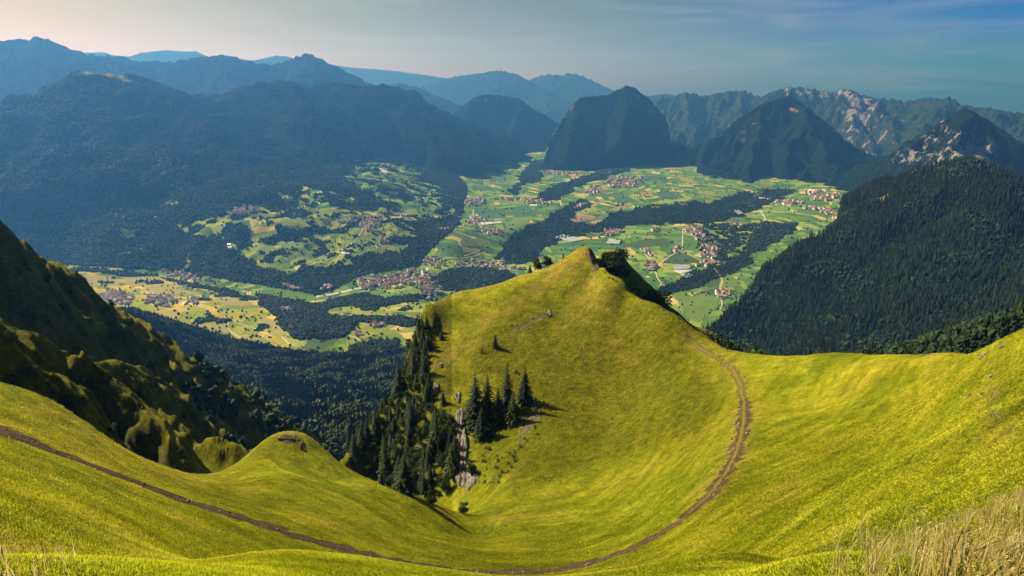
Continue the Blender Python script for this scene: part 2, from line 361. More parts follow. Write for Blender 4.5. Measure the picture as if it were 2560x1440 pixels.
# ---- the near hills: bowl, track terrace, grassy peak, saddle (points seen: pixel + ground range; points behind: range + height)
FG = [(0,1440,7),(300,1440,20),(600,1440,36),(900,1440,48),(1200,1440,57),(1500,1440,54),(1800,1440,40),(2100,1440,23),(2350,1440,11),(2560,1440,6.5),
 # track
 (0,1080,82),(150,1135,80),(300,1190,79),(450,1245,77),(600,1290,75),(750,1340,72),(900,1380,70),(1050,1412,68),(1200,1430,68),(1400,1425,70),(1500,1400,72),(1600,1360,74),(1700,1300,79),(1780,1230,86),
 (1840,1150,104),(1862,1040,140),(1850,980,165),(1820,920,195),(1780,890,209),(1730,850,227),
 # left meadow
 (0,1250,36),(0,1200,46),(150,1250,44),(300,1300,43),(300,1150,98),(150,1090,98),(0,1020,108),(700,1200,112),(500,1230,95),(900,1290,96),(700,1270,92),(1100,1350,93),(1000,1330,95),
 # lip
 (0,962,132),(150,1012,130),(300,1110,126),(420,1166,128),(530,1186,132),(620,1140,142),(655,1110,148),(690,1088,152),(735,1082,154),(770,1092,153),(830,1140,148),(900,1190,140),(960,1218,136),(1040,1245,132),(1110,1268,128),(1160,1305,122),(1220,1335,114),
 (690,1150,136),(760,1140,140),(560,1200,124),(850,1200,130),
 # bowl and face of the peak
 (1300,1350,98),(1400,1340,102),(1500,1320,103),(1250,1310,118),(1300,1270,130),(1400,1200,150),(1250,1250,140),(1500,1100,175),(1500,1000,203),(1480,900,226),(1480,800,250),(1480,700,280),(1478,622,302),
 (1700,1000,178),(1700,900,214),(1650,1200,122),(1700,1100,150),(1600,1300,100),(1300,900,228),(1300,800,257),(1200,900,230),(1200,800,262),(1400,1000,203),(1400,1100,175),(1600,800,244),(1600,900,222),(1780,950,188),
 (1400,660,294),(1300,690,293),(1200,722,287),(1100,750,280),(1062,778,274),(1400,800,255),(1100,830,262),(1300,1000,205),(1300,1100,182),(1250,1180,165),(1560,760,258),
 # left flank of the peak
 (1040,880,256),(1100,900,238),(1150,950,226),(1000,960,250),(940,1030,246),(890,1100,240),(870,1160,222),(1000,1050,232),(1100,1050,208),(1150,1100,195),(1200,1050,205),(1050,1150,205),(960,1180,215),(1100,1200,182),(1180,1200,172),(1030,1225,190),
 # skyline to the right of the summit and saddle
 (1520,680,286),(1560,712,274),(1600,748,264),(1650,776,256),(1700,803,248),(1760,838,240),(1800,862,234),(1850,884,226),(1930,904,218),(2000,917,212),(2100,929,204),(2200,936,190),(2300,928,168),(2400,905,146),(2450,882,132),(2500,850,120),(2560,825,108),
 (2560,1300,14),(2560,1150,32),(2560,1000,62),(2560,900,88),(2450,1300,17),(2300,1300,29),(2300,1100,80),(2300,1000,116),(2450,1000,82),(2450,1150,46),(2050,1300,48),(2050,1100,106),(2050,1000,148),(1900,1300,60),(1920,1150,100),(1920,1000,155),(2180,1200,56),(2180,1050,112),(2400,1200,38),
]
FH = [(-50,2,-2.5),(-25,2,-2.9),(0,2,-3.2),(25,2,-2.9),(50,2,-2.4),(-50,5,-3.6),(50,5,-3.6),(0,10,-10.6),(-20,10,-9.2),(20,10,-9.2),(-35,10,-7.5),(35,10,-7.3),(0,30,-28.5),(-15,30,-26.5),(15,30,-27),(-25,25,-20),(25,25,-20),
 (-50,60,-24),(-50,100,-38),(-50,135,-50),(-50,180,-105),(50,30,-12),(50,70,-22),(50,110,-28),(50,150,-75),
 # behind the left lip, ravine
 (-43,175,-100),(-38,172,-112),(-33,172,-126),(-28,172,-134),(-23,195,-142),(-17,180,-146),(-12,168,-143),(-8,158,-132),(-5,150,-118),
 (-45,300,-230),(-35,300,-255),(-25,300,-260),(-18,300,-240),(-45,520,-380),(-30,520,-400),(-18,520,-390),(-13,300,-200),(-21,240,-200),(-16,215,-165),
 # behind the peak
 (-8,330,-145),(-8,400,-225),(-4,345,-140),(0,345,-135),(0,420,-215),(4,345,-125),(8,350,-125),(8,420,-200),(-8,520,-340),(0,520,-330),(10,520,-320),(13,340,-140),(13,400,-210),
 (9.3,297,-96),(11,284,-112),(13,281,-119),(15,274,-124),(16.6,264,-124),(18,300,-150),(18,400,-250),(24,260,-142),(24,350,-240),(20,520,-350),(30,240,-130),(30,340,-235),(30,520,-360),(35,215,-115),(37,300,-200),(41,160,-80),(43,250,-165),(43,520,-340)]
ptsA, valA = [], []
for px, py, r in FG:
    a, e = ray(px, py); ptsA.append((a, 0.55 * math.log(r))); valA.append((e * r + 1.7) / r)
for ad, r, z in FH:
    ptsA.append((math.radians(ad), 0.55 * math.log(r))); valA.append((z + 1.7) / r)
ptsA = np.array(ptsA, float); valA = np.array(valA, float)
cA = rbf_fit(ptsA, valA, 1e-5)
# second crest of the peak, behind a shaded hollow to the right of the summit
CREST2 = [at(*q) for q in [(1488,630,305),(1530,628,312),(1548,634,315),(1585,672,322),(1640,722,330),(1668,758,334),(1720,798,336),(1790,838,338),(1850,870,338)]]
def seg_height(x, y, lines, k, H, rw=0.0):
    h = np.full(x.shape, -1e9); dmin = np.full(x.shape, 1e9)
    for P in lines:
        P = np.asarray(P, float)
        for a, b in zip(P[:-1], P[1:]):
            dx, dy = b[0] - a[0], b[1] - a[1]; L2 = dx * dx + dy * dy + 1e-9
            t = np.clip(((x - a[0]) * dx + (y - a[1]) * dy) / L2, 0, 1)
            d = np.hypot(x - a[0] - t * dx, y - a[1] - t * dy); zc = a[2] + t * (b[2] - a[2]); dd = np.sqrt(d * d + rw * rw) - rw if rw else d
            hh = zc - H * (1 - np.exp(-k * dd / H)); h = np.maximum(h, hh); dmin = np.minimum(dmin, d)
    return h, dmin
def z_fg(x, y, A, R):
    q = np.stack([A.ravel(), 0.55 * np.log(R).ravel()], -1)
    z = (rbf_eval(cA, ptsA, q).reshape(A.shape)) * R - 1.7
    px, py = pix(x, y, z)
    # shaded hollow + second crest
    h2, d2 = seg_height(x, y, [CREST2], 1.5, 400, 1.5)
    m = sstep(math.radians(7.0), math.radians(8.6), A) * sstep(math.radians(24), math.radians(20), A)
    hol = np.exp(-((d2 - 16) / 9.0) ** 2) * (R < 300) * m
    z2 = np.maximum(z - 0 * hol, h2 + 0.0)
    z = np.where((d2 < 40) & (m > 0), np.maximum(z, h2 - 60 * (1 - m)), z)
    # relief: hummocks, terracettes, ribs and crags on the steep wooded flank
    amp = np.clip(R / 200, 0.02, 1.3)
    z = z + amp * (0.9 * fbm(x / 38, y / 38, 4, 3) + 0.22 * fbm(x / 6, y / 6, 3, 5))
    flank = sstep(1180, 1000, px) * sstep(165, 195, R) * (R < 330)
    z = z + flank * (8.5 * (ridged((x + 0.5 * y) / 24, (y - 0.5 * x) / 60, 4, 11) - 0.64))
    return z
rs_fg = np.unique(np.concatenate([np.geomspace(1.6, 60, 130), np.geomspace(60, 330, 430), np.geomspace(330, 520, 34)]))
fg = Polar(-50, 50, 520, rs_fg, z_fg)
PX, PY = pix(fg.x, fg.y, fg.z)
def blob(px, py, cx, cy, rx, ry, rot=0.0):
    c, s = math.cos(rot), math.sin(rot); u = (px - cx) * c + (py - cy) * s; v = -(px - cx) * s + (py - cy) * c
    return np.exp(-(u / rx) ** 2 - (v / ry) ** 2)
def line_mask(px, py, pts, w):
    d = np.full(px.shape, 1e9)
    for (x1, y1), (x2, y2) in zip(pts[:-1], pts[1:]):
        dx, dy = x2 - x1, y2 - y1; t = np.clip(((px - x1) * dx + (py - y1) * dy) / (dx * dx + dy * dy), 0, 1)
        d = np.minimum(d, np.hypot(px - x1 - t * dx, py - y1 - t * dy))
    return np.exp(-(d / w) ** 2)
rockm = (0.75 * blob(PX, PY, 725, 1100, 34, 14) + 0.55 * line_mask(PX, PY, [(1290,830),(1340,800),(1380,780)], 14) + 0.5 * line_mask(PX, PY, [(1300,1060),(1350,1010)], 18)
         + 0.6 * blob(PX, PY, 1487, 660, 16, 40) + 0.45 * line_mask(PX, PY, [(1280,1130),(1340,1050)], 20) + 0.5 * blob(PX, PY, 2480, 1010, 30, 90) + 0.45 * blob(PX, PY, 2530, 1080, 40, 60))
rockm = rockm + 0.35 * ((PX < 1130) & (fg.r > 180) & (fg.r < 330))
dry = (0.8 * line_mask(PX, PY, [(1060,925),(1150,880),(1230,800),(1310,740),(1400,680),(1478,625)], 16) + 0.7 * line_mask(PX, PY, [(990,990),(1060,930),(1130,880)], 14)
       + 0.6 * line_mask(PX, PY, [(1380,900),(1390,840),(1420,790),(1480,700)], 16) + 0.5 * blob(PX, PY, 1480, 760, 60, 80) + 0.5 * blob(PX, PY, 1560, 860, 90, 90) + 0.8 * line_mask(PX, PY, [(1478,622),(1400,660),(1300,690),(1100,750)], 8)
       + 0.7 * blob(PX, PY, 730, 1085, 60, 20) + 0.9 * blob(PX, PY, 2540, 1370, 150, 140) + 0.8 * blob(PX, PY, 40, 1430, 150, 90) + 0.5 * blob(PX, PY, 2480, 1020, 50, 110)
       + 0.5 * line_mask(PX, PY, [(1730,850),(1820,910),(1860,1000),(1862,1060),(1840,1150),(1760,1250)], 34) + 0.4 * blob(PX, PY, 1280, 1300, 50, 12))
lush_shade = (1.1 * blob(PX, PY, 1430, 900, 260, 190) * (fg.r > 150) + 0.8 * blob(PX, PY, 1600, 1000, 200, 120) + 0.9 * blob(PX, PY, 1330, 1130, 190, 130, -0.5) + 0.6 * blob(PX, PY, 1640, 800, 90, 60) + 0.8 * blob(PX, PY, 1230, 880, 90, 40, -0.6) + 0.6 * blob(PX, PY, 1500, 1050, 200, 120) + 0.5 * blob(PX, PY, 1740, 1020, 60, 120)  # greener turf, with the peak face's weaker sunlight painted in as darker colour
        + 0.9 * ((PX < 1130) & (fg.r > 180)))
meadow = fg.obj('meadow_slope', M['grass'], {'rock': np.clip(rockm, 0, 1), 'dry': np.clip(dry, 0, 1), 'lush_shade': np.clip(lush_shade, 0, 1)})

# ---- steep grassy ridge on the left, with ribs running down from its crest
LR = [[(-330,380,370),(-200,430,375),(-90,490,385),(0,560,400),(60,615,420),(120,665,440),(200,745,473),(260,775,495),(330,808,520),(380,850,540),(420,895,555),(480,965,582),(560,1040,612),(620,1085,630),(655,1100,642)],
      [(-60,520,392),(0,655,352),(60,720,346),(100,765,342),(150,830,337),(180,880,334),(215,935,330),(250,1000,326)],
      [(-180,660,165),(-90,725,172),(0,790,190),(60,842,205),(130,884,222),(215,908,240),(285,900,256),(320,925,264),(370,970,282),(430,1005,300),(490,1090,312),(545,1175,322)],
      [(215,908,240),(180,945,225),(230,1000,222),(270,1050,222),(330,1120,224)],[(285,905,254),(300,1000,240),(325,1070,236),(355,1130,234)],
      [(370,970,282),(400,1040,280),(440,1110,280),(480,1180,282)],[(430,1005,300),(470,1050,300),(505,1110,302),(545,1175,305)],
      [(330,810,519),(345,880,500),(400,960,490),(450,1040,485),(520,1110,482)],
      [(200,745,472),(235,815,456),(300,885,446),(350,935,441),(400,1010,436)],
      [(480,965,581),(520,1050,562),(570,1110,552)],[(380,850,539),(410,930,522),(470,1010,515)],[(60,842,205),(50,900,190),(90,960,182)],[(120,665,438),(150,740,424),(200,820,414),(250,890,408)]]
LRp = [[at(*q) for q in l] for l in LR]
def z_left(x, y, A, R):
    wx = 4.5 * fbm(x / 30, y / 30, 3, 21); wy = 4.5 * fbm(x / 30, y / 30, 3, 22)
    hA, dA = seg_height(x + wx, y + wy, [LRp[0]], 1.3, 2500, 3.0)
    hS, dS = seg_height(x + wx, y + wy, [LRp[i] for i in (1, 7, 8, 9, 12)], 1.9, 2500, 2.0)
    hB, dB = seg_height(x + wx, y + wy, [LRp[2]], 1.4, 2500, 5.0)
    h = np.maximum(np.maximum(hA, hS), hB); d = np.minimum(np.minimum(dA, dS), dB)
    u = y + 0.55 * x + 3.0 * fbm(x / 24, y / 24, 3, 27); v = x - 0.55 * y
    tri = lambda q, sd: np.abs(2 * ((q + 0.35 * noise(v / 60, q * 0.6, sd)) % 1.0) - 1)        # sharp-crested ribs running down the slope
    r1 = tri(u / 31, 23); r2 = tri(u / 11.5, 28); r3 = 1 - np.abs(noise(u / 4.5, v / 15, 30)) * 2.0
    g1 = 0.55 + 0.45 * noise(u / 60, v / 60, 31)
    return h - sstep(0, 15, d) * 17 * (1 - r1) * g1 - sstep(0, 7, d) * (6.5 * (1 - r2) + 2.2 * (1 - r3)) + 0.5 * fbm(x / 4.5, y / 4.5, 4, 24, 0.6)
left = Polar(-56, -18, 430, np.geomspace(140, 780, 400), z_left)
LX, LY = pix(left.x, left.y, left.z)
ls = 0.5 * sstep(0.1, 0.5, fbm(left.x / 25, left.y / 25, 3, 31)) + 0.5  # darker turf over the ridge, part of its shade put into colour
lrock = 0.42 * sstep(0.1, 0.6, fbm(left.x / 18, left.y / 18, 4, 33))
ldry = line_mask(LX, LY, [(0,560),(120,665),(200,745),(330,808),(420,895),(560,1040)], 9) * 0.8 + 0.5 * line_mask(LX, LY, [(0,655),(60,720),(150,830),(215,935)], 12)
left.obj('grassy_ridge', M['ridgegrass'], {'rock': lrock, 'dry': np.clip(ldry, 0, 1), 'lush_shade': np.clip(ls, 0, 1)}, keep=left.z > -470)

# ---- wooded mountainside falling away below the viewpoint
FL = [(330,790,1800),(450,850,1750),(560,895,1680),(700,890,1700),(900,905,1600),(1000,880,1680),(500,960,1250),(700,1000,1130),(900,1000,1020),(650,1090,780),(800,1130,590),(900,1090,640),(400,870,1700),(560,1010,1000),(1000,960,1200),(780,950,1400)]
FLh = [(-50,300,-330),(-50,700,-400),(-50,1200,-520),(-50,2000,-800),(-38,800,-420),(-38,1300,-560),(-30,350,-330),(-20,350,-320),(-10,350,-310),(0,400,-330),(0,700,-440),(0,1200,-640),(0,1900,-900),(12,450,-340),(12,900,-560),(12,1500,-800),(25,450,-330),(25,900,-520),(25,1700,-860),
       (40,450,-320),(40,900,-440),(40,1700,-760),(50,500,-320),(50,1700,-700),(-20,2300,-960),(-8,2300,-980),(-35,2500,-960),(-50,2600,-960),(25,2400,-1000),(45,2400,-1000),(5,2400,-1000)]
ptsF = []; valF = []
for px, py, r in FL:
    a, e = ray(px, py); ptsF.append((a, 0.5 * math.log(r))); valF.append(e)
for ad, r, z in FLh: ptsF.append((math.radians(ad), 0.5 * math.log(r))); valF.append(z / r)
ptsF = np.array(ptsF); valF = np.array(valF); cF = rbf_fit(ptsF, valF, 1e-5)
def z_flank(x, y, A, R):
    z = rbf_eval(cF, ptsF, np.stack([A.ravel(), 0.5 * np.log(R).ravel()], -1)).reshape(A.shape) * R
    return z + sstep(1750, 1200, R) * np.clip(R / 900, 0.4, 1) * (46 * (ridged((x * 0.9 + 0.2 * y) / 120, (y * 0.9 - 0.2 * x) / 380, 4, 41) - 0.62)) + 6 * fbm(x / 30, y / 30, 3, 43)
flank = Polar(-52, 52, 360, np.geomspace(300, 2400, 220), z_flank)
zero = np.zeros_like(flank.z)
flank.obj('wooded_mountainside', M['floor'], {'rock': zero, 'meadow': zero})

# ---- valley plain, terraces and lower hillsides
VC = [(1160,700,-1230),(1000,700,-1240),(1300,690,-1220),(1500,600,-1200),(1700,600,-1190),(1800,720,-1180),(1700,760,-1190),(1300,560,-1210),(1250,480,-1200),(1250,430,-1190),(1600,430,-1180),(1500,480,-1180),(1700,450,-1170),(1800,470,-1180),
 (1950,500,-1150),(2050,490,-1110),(1850,560,-1180),(2000,530,-1130),(1450,640,-1210),(1380,380,-1150),(1900,650,-1180),(1750,850,-1200),
 (150,680,-1190),(300,740,-1150),(500,760,-1140),(560,880,-1085),(700,880,-1090),(900,880,-1095),(700,800,-1130),(900,780,-1160),(1050,770,-1180),(250,800,-1110),(0,700,-1200),(1150,850,-1130),
 (0,662,-1270),(150,657,-1275),(400,676,-1280),(600,707,-1275),(800,740,-1268),(950,722,-1250),
 (0,560,-1040),(300,560,-1050),(600,540,-1020),(700,620,-1140),(850,560,-1090),(850,640,-1190),(1000,500,-1060),(960,430,-960),(1000,560,-1120),(1080,560,-1190),(1120,480,-1150),(700,470,-900),(500,480,-900),(300,480,-880),(0,480,-850),(900,470,-980),(450,620,-1170),(200,610,-1150)]
vp = np.array([atz(px, py, z * S) for px, py, z in VC])
extra = np.array([(6000, 3000, VZ), (6000, 7000, VZ), (0, 9500, VZ), (-6500, 6000, -600), (-6500, 3000, -800), (4000, 9500, VZ), (-2500, 9500, -700), (0, 900, -760), (2500, 1500, -840), (-2500, 1200, -760)])
vp = np.concatenate([vp, extra]); cV = rbf_fit(vp[:, :2] / 3000, vp[:, 2], 1e-3)
GORGE = [atz(px, py, -1240 * S) for px, py in [(1110,735),(1230,640),(1290,610),(1380,570),(1500,555),(1620,545),(1750,535),(1850,510),(1950,487)]]
RIVER = [atz(px, py, -1270 * S) for px, py in [(-100,655),(150,657),(400,676),(600,707),(800,740),(920,720),(1050,690),(1080,650)]]
def z_valley(x, y, A, R):
    z = rbf_eval(cV, vp[:, :2] / 3000, np.stack([x.ravel(), y.ravel()], -1) / 3000).reshape(x.shape)
    _, d = seg_height(x, y, [GORGE], 1, 1); z = z - 55 * np.exp(-(d / 150) ** 2)
    _, d = seg_height(x, y, [RIVER], 1, 1); z = z - 20 * np.exp(-(d / 90) ** 2)
    px, py = pix(x, y, z)
    hill = sstep(1150, 950, px) * sstep(700, 640, py)
    z = z + hill * (40 * fbm(x / 420, y / 420, 4, 51)) + 5 * fbm(x / 260, y / 260, 3, 52)
    z = z + 60 * blob(px, py, 1200, 700, 70, 25) * S + 35 * blob(px, py, 770, 830, 60, 40) * S + 60 * blob(px, py, 1130, 600, 60, 40) * S
    return z
valley = Polar(-52, 50, 640, np.geomspace(1500, 9000, 420), z_valley)
VX, VY = pix(valley.x, valley.y, valley.z)

FOREST = [  # woods on the plain
 [(1120,745),(1240,640),(1270,595),(1330,560),(1400,528),(1450,500),(1480,508),(1440,532),(1420,553),(1480,560),(1545,530),(1600,520),(1660,512),(1720,508),(1790,505),(1830,488),(1890,478),(1960,470),(1995,478),(1930,505),(1880,530),(1800,553),(1720,560),(1600,563),(1500,580),(1420,592),(1360,622),(1340,650),(1300,662),(1220,650),(1150,745)],
 [(1335,497),(1370,470),(1430,448),(1500,432),(1570,420),(1575,428),(1500,448),(1440,470),(1400,500),(1360,505)],
 [(1640,728),(1700,695),(1780,668),(1870,630),(1890,660),(1800,695),(1720,728),(1650,742)],
 [(1080,690),(1140,668),(1200,665),(1290,685),(1300,700),(1200,726),(1110,728)],
 [(640,735),(780,762),(900,735),(960,740),(1000,760),(930,775),(870,765),(800,780),(890,800),(900,815),(860,842),(800,850),(740,846),(700,818),(690,790),(660,768)],
 [(400,695),(560,722),(640,748),(600,750),(520,725),(430,706)],
 [(1160,440),(1180,425),(1240,420),(1250,440),(1200,450)],[(1270,480),(1300,455),(1310,460),(1285,490)],[(1290,440),(1340,400),(1370,410),(1350,450),(1310,460)],
 [(870,870),(940,850),(1000,850),(980,905),(880,905)],[(880,790),(1000,790),(1060,812),(1000,815),(900,805)],[(940,745),(1060,735),(1080,745),(960,762)],
 [(1870,590),(1900,560),(2000,560),(1950,600),(1870,640)],[(170,670),(260,668),(400,690),(330,694),(230,680)],
 [(300,795),(360,790),(430,838),(520,885),(560,905),(300,905)]]
CLEAR = [  # meadows among the hillside woods
 [(440,565),(500,548),(570,540),(600,560),(560,585),(480,590)],[(560,530),(650,515),(700,540),(780,560),(740,575),(690,560),(640,580),(600,560)],
 [(800,600),(840,560),(900,575),(960,540),(1010,570),(980,600),(1000,630),(940,625),(880,645),(820,630)],
 [(885,412),(930,402),(985,410),(1060,432),(1030,455),(1000,470),(960,470),(930,480),(905,445)],[(930,488),(990,478),(1010,505),(960,510)],
 [(610,640),(660,620),(720,605),(760,612),(800,640),(850,650),(820,670),(760,655),(700,650),(650,655)],[(670,470),(700,480),(745,497),(720,500),(680,485)],
 [(740,500),(780,495),(790,505),(750,512)],[(800,475),(850,480),(900,500),(880,510),(830,495)],[(840,500),(880,520),(930,530),(900,545),(860,530)],
 [(1000,470),(1060,455),(1110,470),(1080,485),(1020,490)],[(960,540),(1010,520),(1060,545),(1020,555)],[(1130,560),(1180,535),(1260,540),(1290,590),(1240,600),(1200,625),(1150,600)],
 [(900,580),(980,575),(1040,600),(1000,620),(940,610)],[(70,545),(100,540),(110,550),(80,553)],[(280,530),(310,528),(315,540),(290,542)],[(570,610),(590,612),(590,628),(572,628)],
 [(830,415),(850,410),(850,420)],[(640,690),(660,660),(690,640),(720,650),(680,690)],[(450,690),(470,640),(480,630),(478,660)]]
TERR = [(100,650),(420,690),(540,715),(700,775),(1060,735),(1100,760),(1000,905),(300,905),(100,760)]
HILLX = [(0,300),(1130,420),(1170,470),(1150,560),(1060,640),(1050,665),(900,690),(800,738),(600,705),(400,674),(0,655)]
def forest_mask(px, py, x, y):
    hill = inpoly(px, py, HILLX); m = np.where(hill, 1.0, 0.0)
    jx = px + 9 * fbm(x / 160, y / 160, 3, 61); jy = py + 6 * fbm(x / 160, y / 160, 3, 62)
    for p in CLEAR: m = np.where(inpoly(jx, jy, p), 0.0, m)
    clump = fbm(x / 330, y / 330, 4, 63, 0.6)
    op = np.maximum.reduce([blob(px, py, 965, 440, 125, 55), blob(px, py, 900, 575, 165, 75), blob(px, py, 630, 560, 170, 50), blob(px, py, 745, 640, 150, 45), blob(px, py, 1025, 520, 95, 65), blob(px, py, 760, 500, 90, 30)])
    rand = hill & (clump > 0.85 - 1.35 * op); m = np.where(rand, 0.0, m)
    m = np.where((m == 0) & hill & (fbm(x / 110, y / 110, 3, 64) > 0.34), 1.0, m)
    for p in FOREST: m = np.where(inpoly(jx, jy, p), 1.0, m)
    scrub = inpoly(px, py, [(1760,560),(1900,560),(1870,640),(1800,660),(1740,620)]) & (fbm(x / 60, y / 60, 3, 65) > -0.02); m = np.where(scrub, 1.0, m)
    ter = (~hill) & inpoly(px, py, TERR) & (fbm(x / 130, y / 130, 3, 66) > 0.66); m = np.where(ter, 1.0, m)
    m = np.where((py > 895) & (px < 1060), 1.0, m)
    return m
VIL = [  # village outlines: pixel centre, half-sizes, tilt, houses
 ((282,748),44,17,-0.05,46,'terrace'),((400,752),38,15,0.05,26,'terrace'),((485,752),16,9,0.0,8,'terrace'),((562,884),40,13,0.25,26,'terrace'),((470,692),70,9,0.18,24,'river'),
 ((985,700),95,20,-0.1,80,'town'),((1075,725),35,22,0.6,26,'town'),((1085,655),26,14,0.2,22,'town'),((1195,660),66,11,-0.05,34,'town'),((1270,672),40,7,0.0,10,'town'),
 ((608,527),34,10,-0.1,30,'hill'),((868,552),24,8,0.0,18,'hill'),((925,562),32,20,0.1,44,'hill'),((960,602),14,8,0.4,8,'hill'),((975,410),38,6,0.0,22,'hill'),((1045,505),14,4,0,6,'hill'),
 ((1190,507),26,9,-0.1,30,'plain'),((1185,553),26,9,-0.1,24,'plain'),((1225,580),40,10,0.15,26,'plain'),((1280,498),36,4,0,18,'plain'),((1340,505),38,6,0.1,24,'plain'),((1395,433),50,5,0.1,26,'plain'),
 ((1560,455),50,14,-0.05,70,'plain'),((1480,477),22,9,-0.3,22,'plain'),((1455,513),20,5,-0.4,10,'plain'),((1545,512),12,5,0,6,'plain'),((1530,581),28,8,-0.05,28,'vineyard'),((1637,575),12,5,0.2,8,'vineyard'),
 ((1740,582),30,14,0.6,36,'east'),((1775,625),24,24,0.6,34,'east'),((1770,660),28,7,-0.1,20,'east'),((1622,632),16,8,0.3,10,'vineyard'),((1630,668),14,13,0.2,16,'vineyard'),((1810,738),18,10,0.1,16,'east'),((1690,625),14,6,-0.4,8,'east'),
 ((1970,508),36,6,-0.05,36,'far'),((2060,495),36,7,-0.1,34,'far'),((2040,480),30,5,-0.2,16,'far'),((2070,530),20,6,0.3,18,'far'),((2030,522),30,4,0.1,12,'far'),((1840,562),22,4,0,10,'far'),((1690,770),8,4,0,0,'east'),
 ((870,790),14,5,0,6,'terrace'),((945,812),22,5,0,8,'terrace'),((720,775),16,5,0.2,6,'terrace'),((895,835),8,6,0,3,'terrace'),((820,720),14,4,-0.2,5,'river'),((730,720),24,4,0.2,6,'river'),((1655,715),8,5,0,4,'vineyard'),((2090,545),24,5,0.1,8,'far')]
fm = forest_mask(VX, VY, valley.x, valley.y)
gold = np.clip(0.62 * inpoly(VX, VY, [(100,650),(420,690),(560,720),(700,790),(740,860),(700,905),(300,905),(100,760)]) + 0.45 * inpoly(VX, VY, TERR) + 0.35 * inpoly(VX, VY, [(430,520),(1040,520),(1040,660),(430,690)]) + 0.6 * blob(VX, VY, 1830, 590, 60, 30), 0, 1)
built = np.zeros_like(fm)
for (c, rx, ry, rot, n, g) in VIL: built = np.maximum(built, blob(VX, VY, c[0], c[1], rx, ry, rot))
valley_o = valley.obj('valley_floor', M['valley'], {'forest': fm, 'gold': gold, 'built': built})
base = mesh_np('ground', [(-23900, -5900, -1060), (23900, -5900, -1060), (23900, 23900, -1060), (-23900, 23900, -1060)], [(0, 1, 2, 3)], M['floor'], False)
tag(link(D.objects.new('ground', base)), kind='structure')

# ---- mountains: crest and spur lines traced in 3D, flanks falling away from them
def wiggle(P):
    out = []
    for a, b in zip(P[:-1], P[1:]):
        d = b - a; nrm = np.array([-d[1], d[0], 0.0])
        for t in (0.0, 0.25, 0.5, 0.75): out.append(a + d * t + nrm * (0.09 * rng.normal() if t else 0.0))
    out.append(P[-1]); return np.array(out)
VPOLY = [(-500,575),(0,550),(300,520),(520,480),(650,445),(800,412),(870,395),(960,392),(1060,415),(1150,440),(1200,415),(1290,400),(1340,375),(1375,360),(1390,380),(1350,425),(1450,427),(1560,416),(1680,402),(1725,398),(1760,440),(1850,452),(1885,470),(1905,430),(1960,450),(2060,462),(2130,478),(2150,500),(2080,548),(2000,592),(1910,640),(1878,688),(1850,730),(1795,775),(1755,805),(1700,905),(-500,905)]
def blur(m, n):
    for ax in (0, 1):
        c = np.cumsum(np.concatenate([np.repeat(np.take(m, [0], ax), n + 1, ax), m, np.repeat(np.take(m, [-1], ax), n, ax)], ax), ax)
        L = m.shape[ax]; m = (np.take(c, np.arange(2 * n + 1, 2 * n + 1 + L), ax) - np.take(c, np.arange(L), ax)) / (2 * n + 1)
    return m
def below_valley(h, x, y):
    zv = valley.sample(x, y); px, py = pix(x, y, zv)
    jx = px + 10 * fbm(x / 300, y / 300, 3, 71); jy = py + 7 * fbm(x / 300, y / 300, 3, 72)
    m = (inpoly(jx, jy, VPOLY) & (np.hypot(x, y) < 8900)).astype(float); m = blur(blur(m, 3), 3)
    if np.hypot(x, y).max() < 3400:      # the dark mountain's foot must not stand before the fields
        ox, oy = pix(x, y, h + 22); m = np.maximum(m, blur((inpoly(ox + 8 * fbm(x / 120, y / 120, 3, 73), oy, VPOLY) & (ox > 1300) & (ox < 2100)).astype(float), 2))
    return h - sstep(0.1, 0.9, m) * np.maximum(h - zv + 25, 0)
def mountain(name, mat, lines, k, H, az, rr, nc, nr, namp=40, nscale=500, rockf=None, meadowf=None, crest=8, warp=60, seed=0, floor=VZ - 60, rs=S, oct=5, rw=12.0, clipf=below_valley, rf=lambda px: 1.0):
    P = [np.array([at(px, py, r * rs * rf(px)) for px, py, r in l]) for l in lines]
    P = [P[0]] + [wiggle(q) for q in P[1:]]
    def zf(x, y, A, R):
        wx = warp * fbm(x / (nscale * 0.8), y / (nscale * 0.8), 3, seed + 1); wy = warp * fbm(x / (nscale * 0.8), y / (nscale * 0.8), 3, seed + 2)
        h, d = seg_height(x, y, P, k, H, rw); h2, d2 = seg_height(x + wx, y + wy, P, k, H, rw)
        w = sstep(0, nscale * 0.5, d); h = h * (1 - w) + h2 * w
        s = sstep(0, nscale * 0.35, d)
        h = h + s * namp * 2 * (ridged(x / nscale, y / nscale, oct, seed + 3) - 0.62) + crest * (fbm(x / 70, y / 70, 4, seed + 4) + 1.2 * (ridged(x / 160, y / 160, 3, seed + 5) - 0.7))
        return clipf(h, x, y) if clipf else h
    p = Polar(az[0], az[1], nc, np.geomspace(rr[0] * rs, rr[1] * rs, nr), zf)
    p.z = np.maximum(p.z, -1040.0)
    px, py = pix(p.x, p.y, p.z)
    rk = rockf(p, px, py) if rockf else np.zeros_like(p.z); md = meadowf(p, px, py) if meadowf else np.zeros_like(p.z)
    p.px, p.py = px, py
    o = p.obj(name, mat, {'rock': rk, 'meadow': md}, keep=p.z > floor)
    return p
def slope_of(p):
    gz = np.gradient(p.z); dr = np.gradient(p.r, axis=0); da = p.r * (p.az[1] - p.az[0])
    return np.hypot(gz[0] / dr, gz[1] / da)

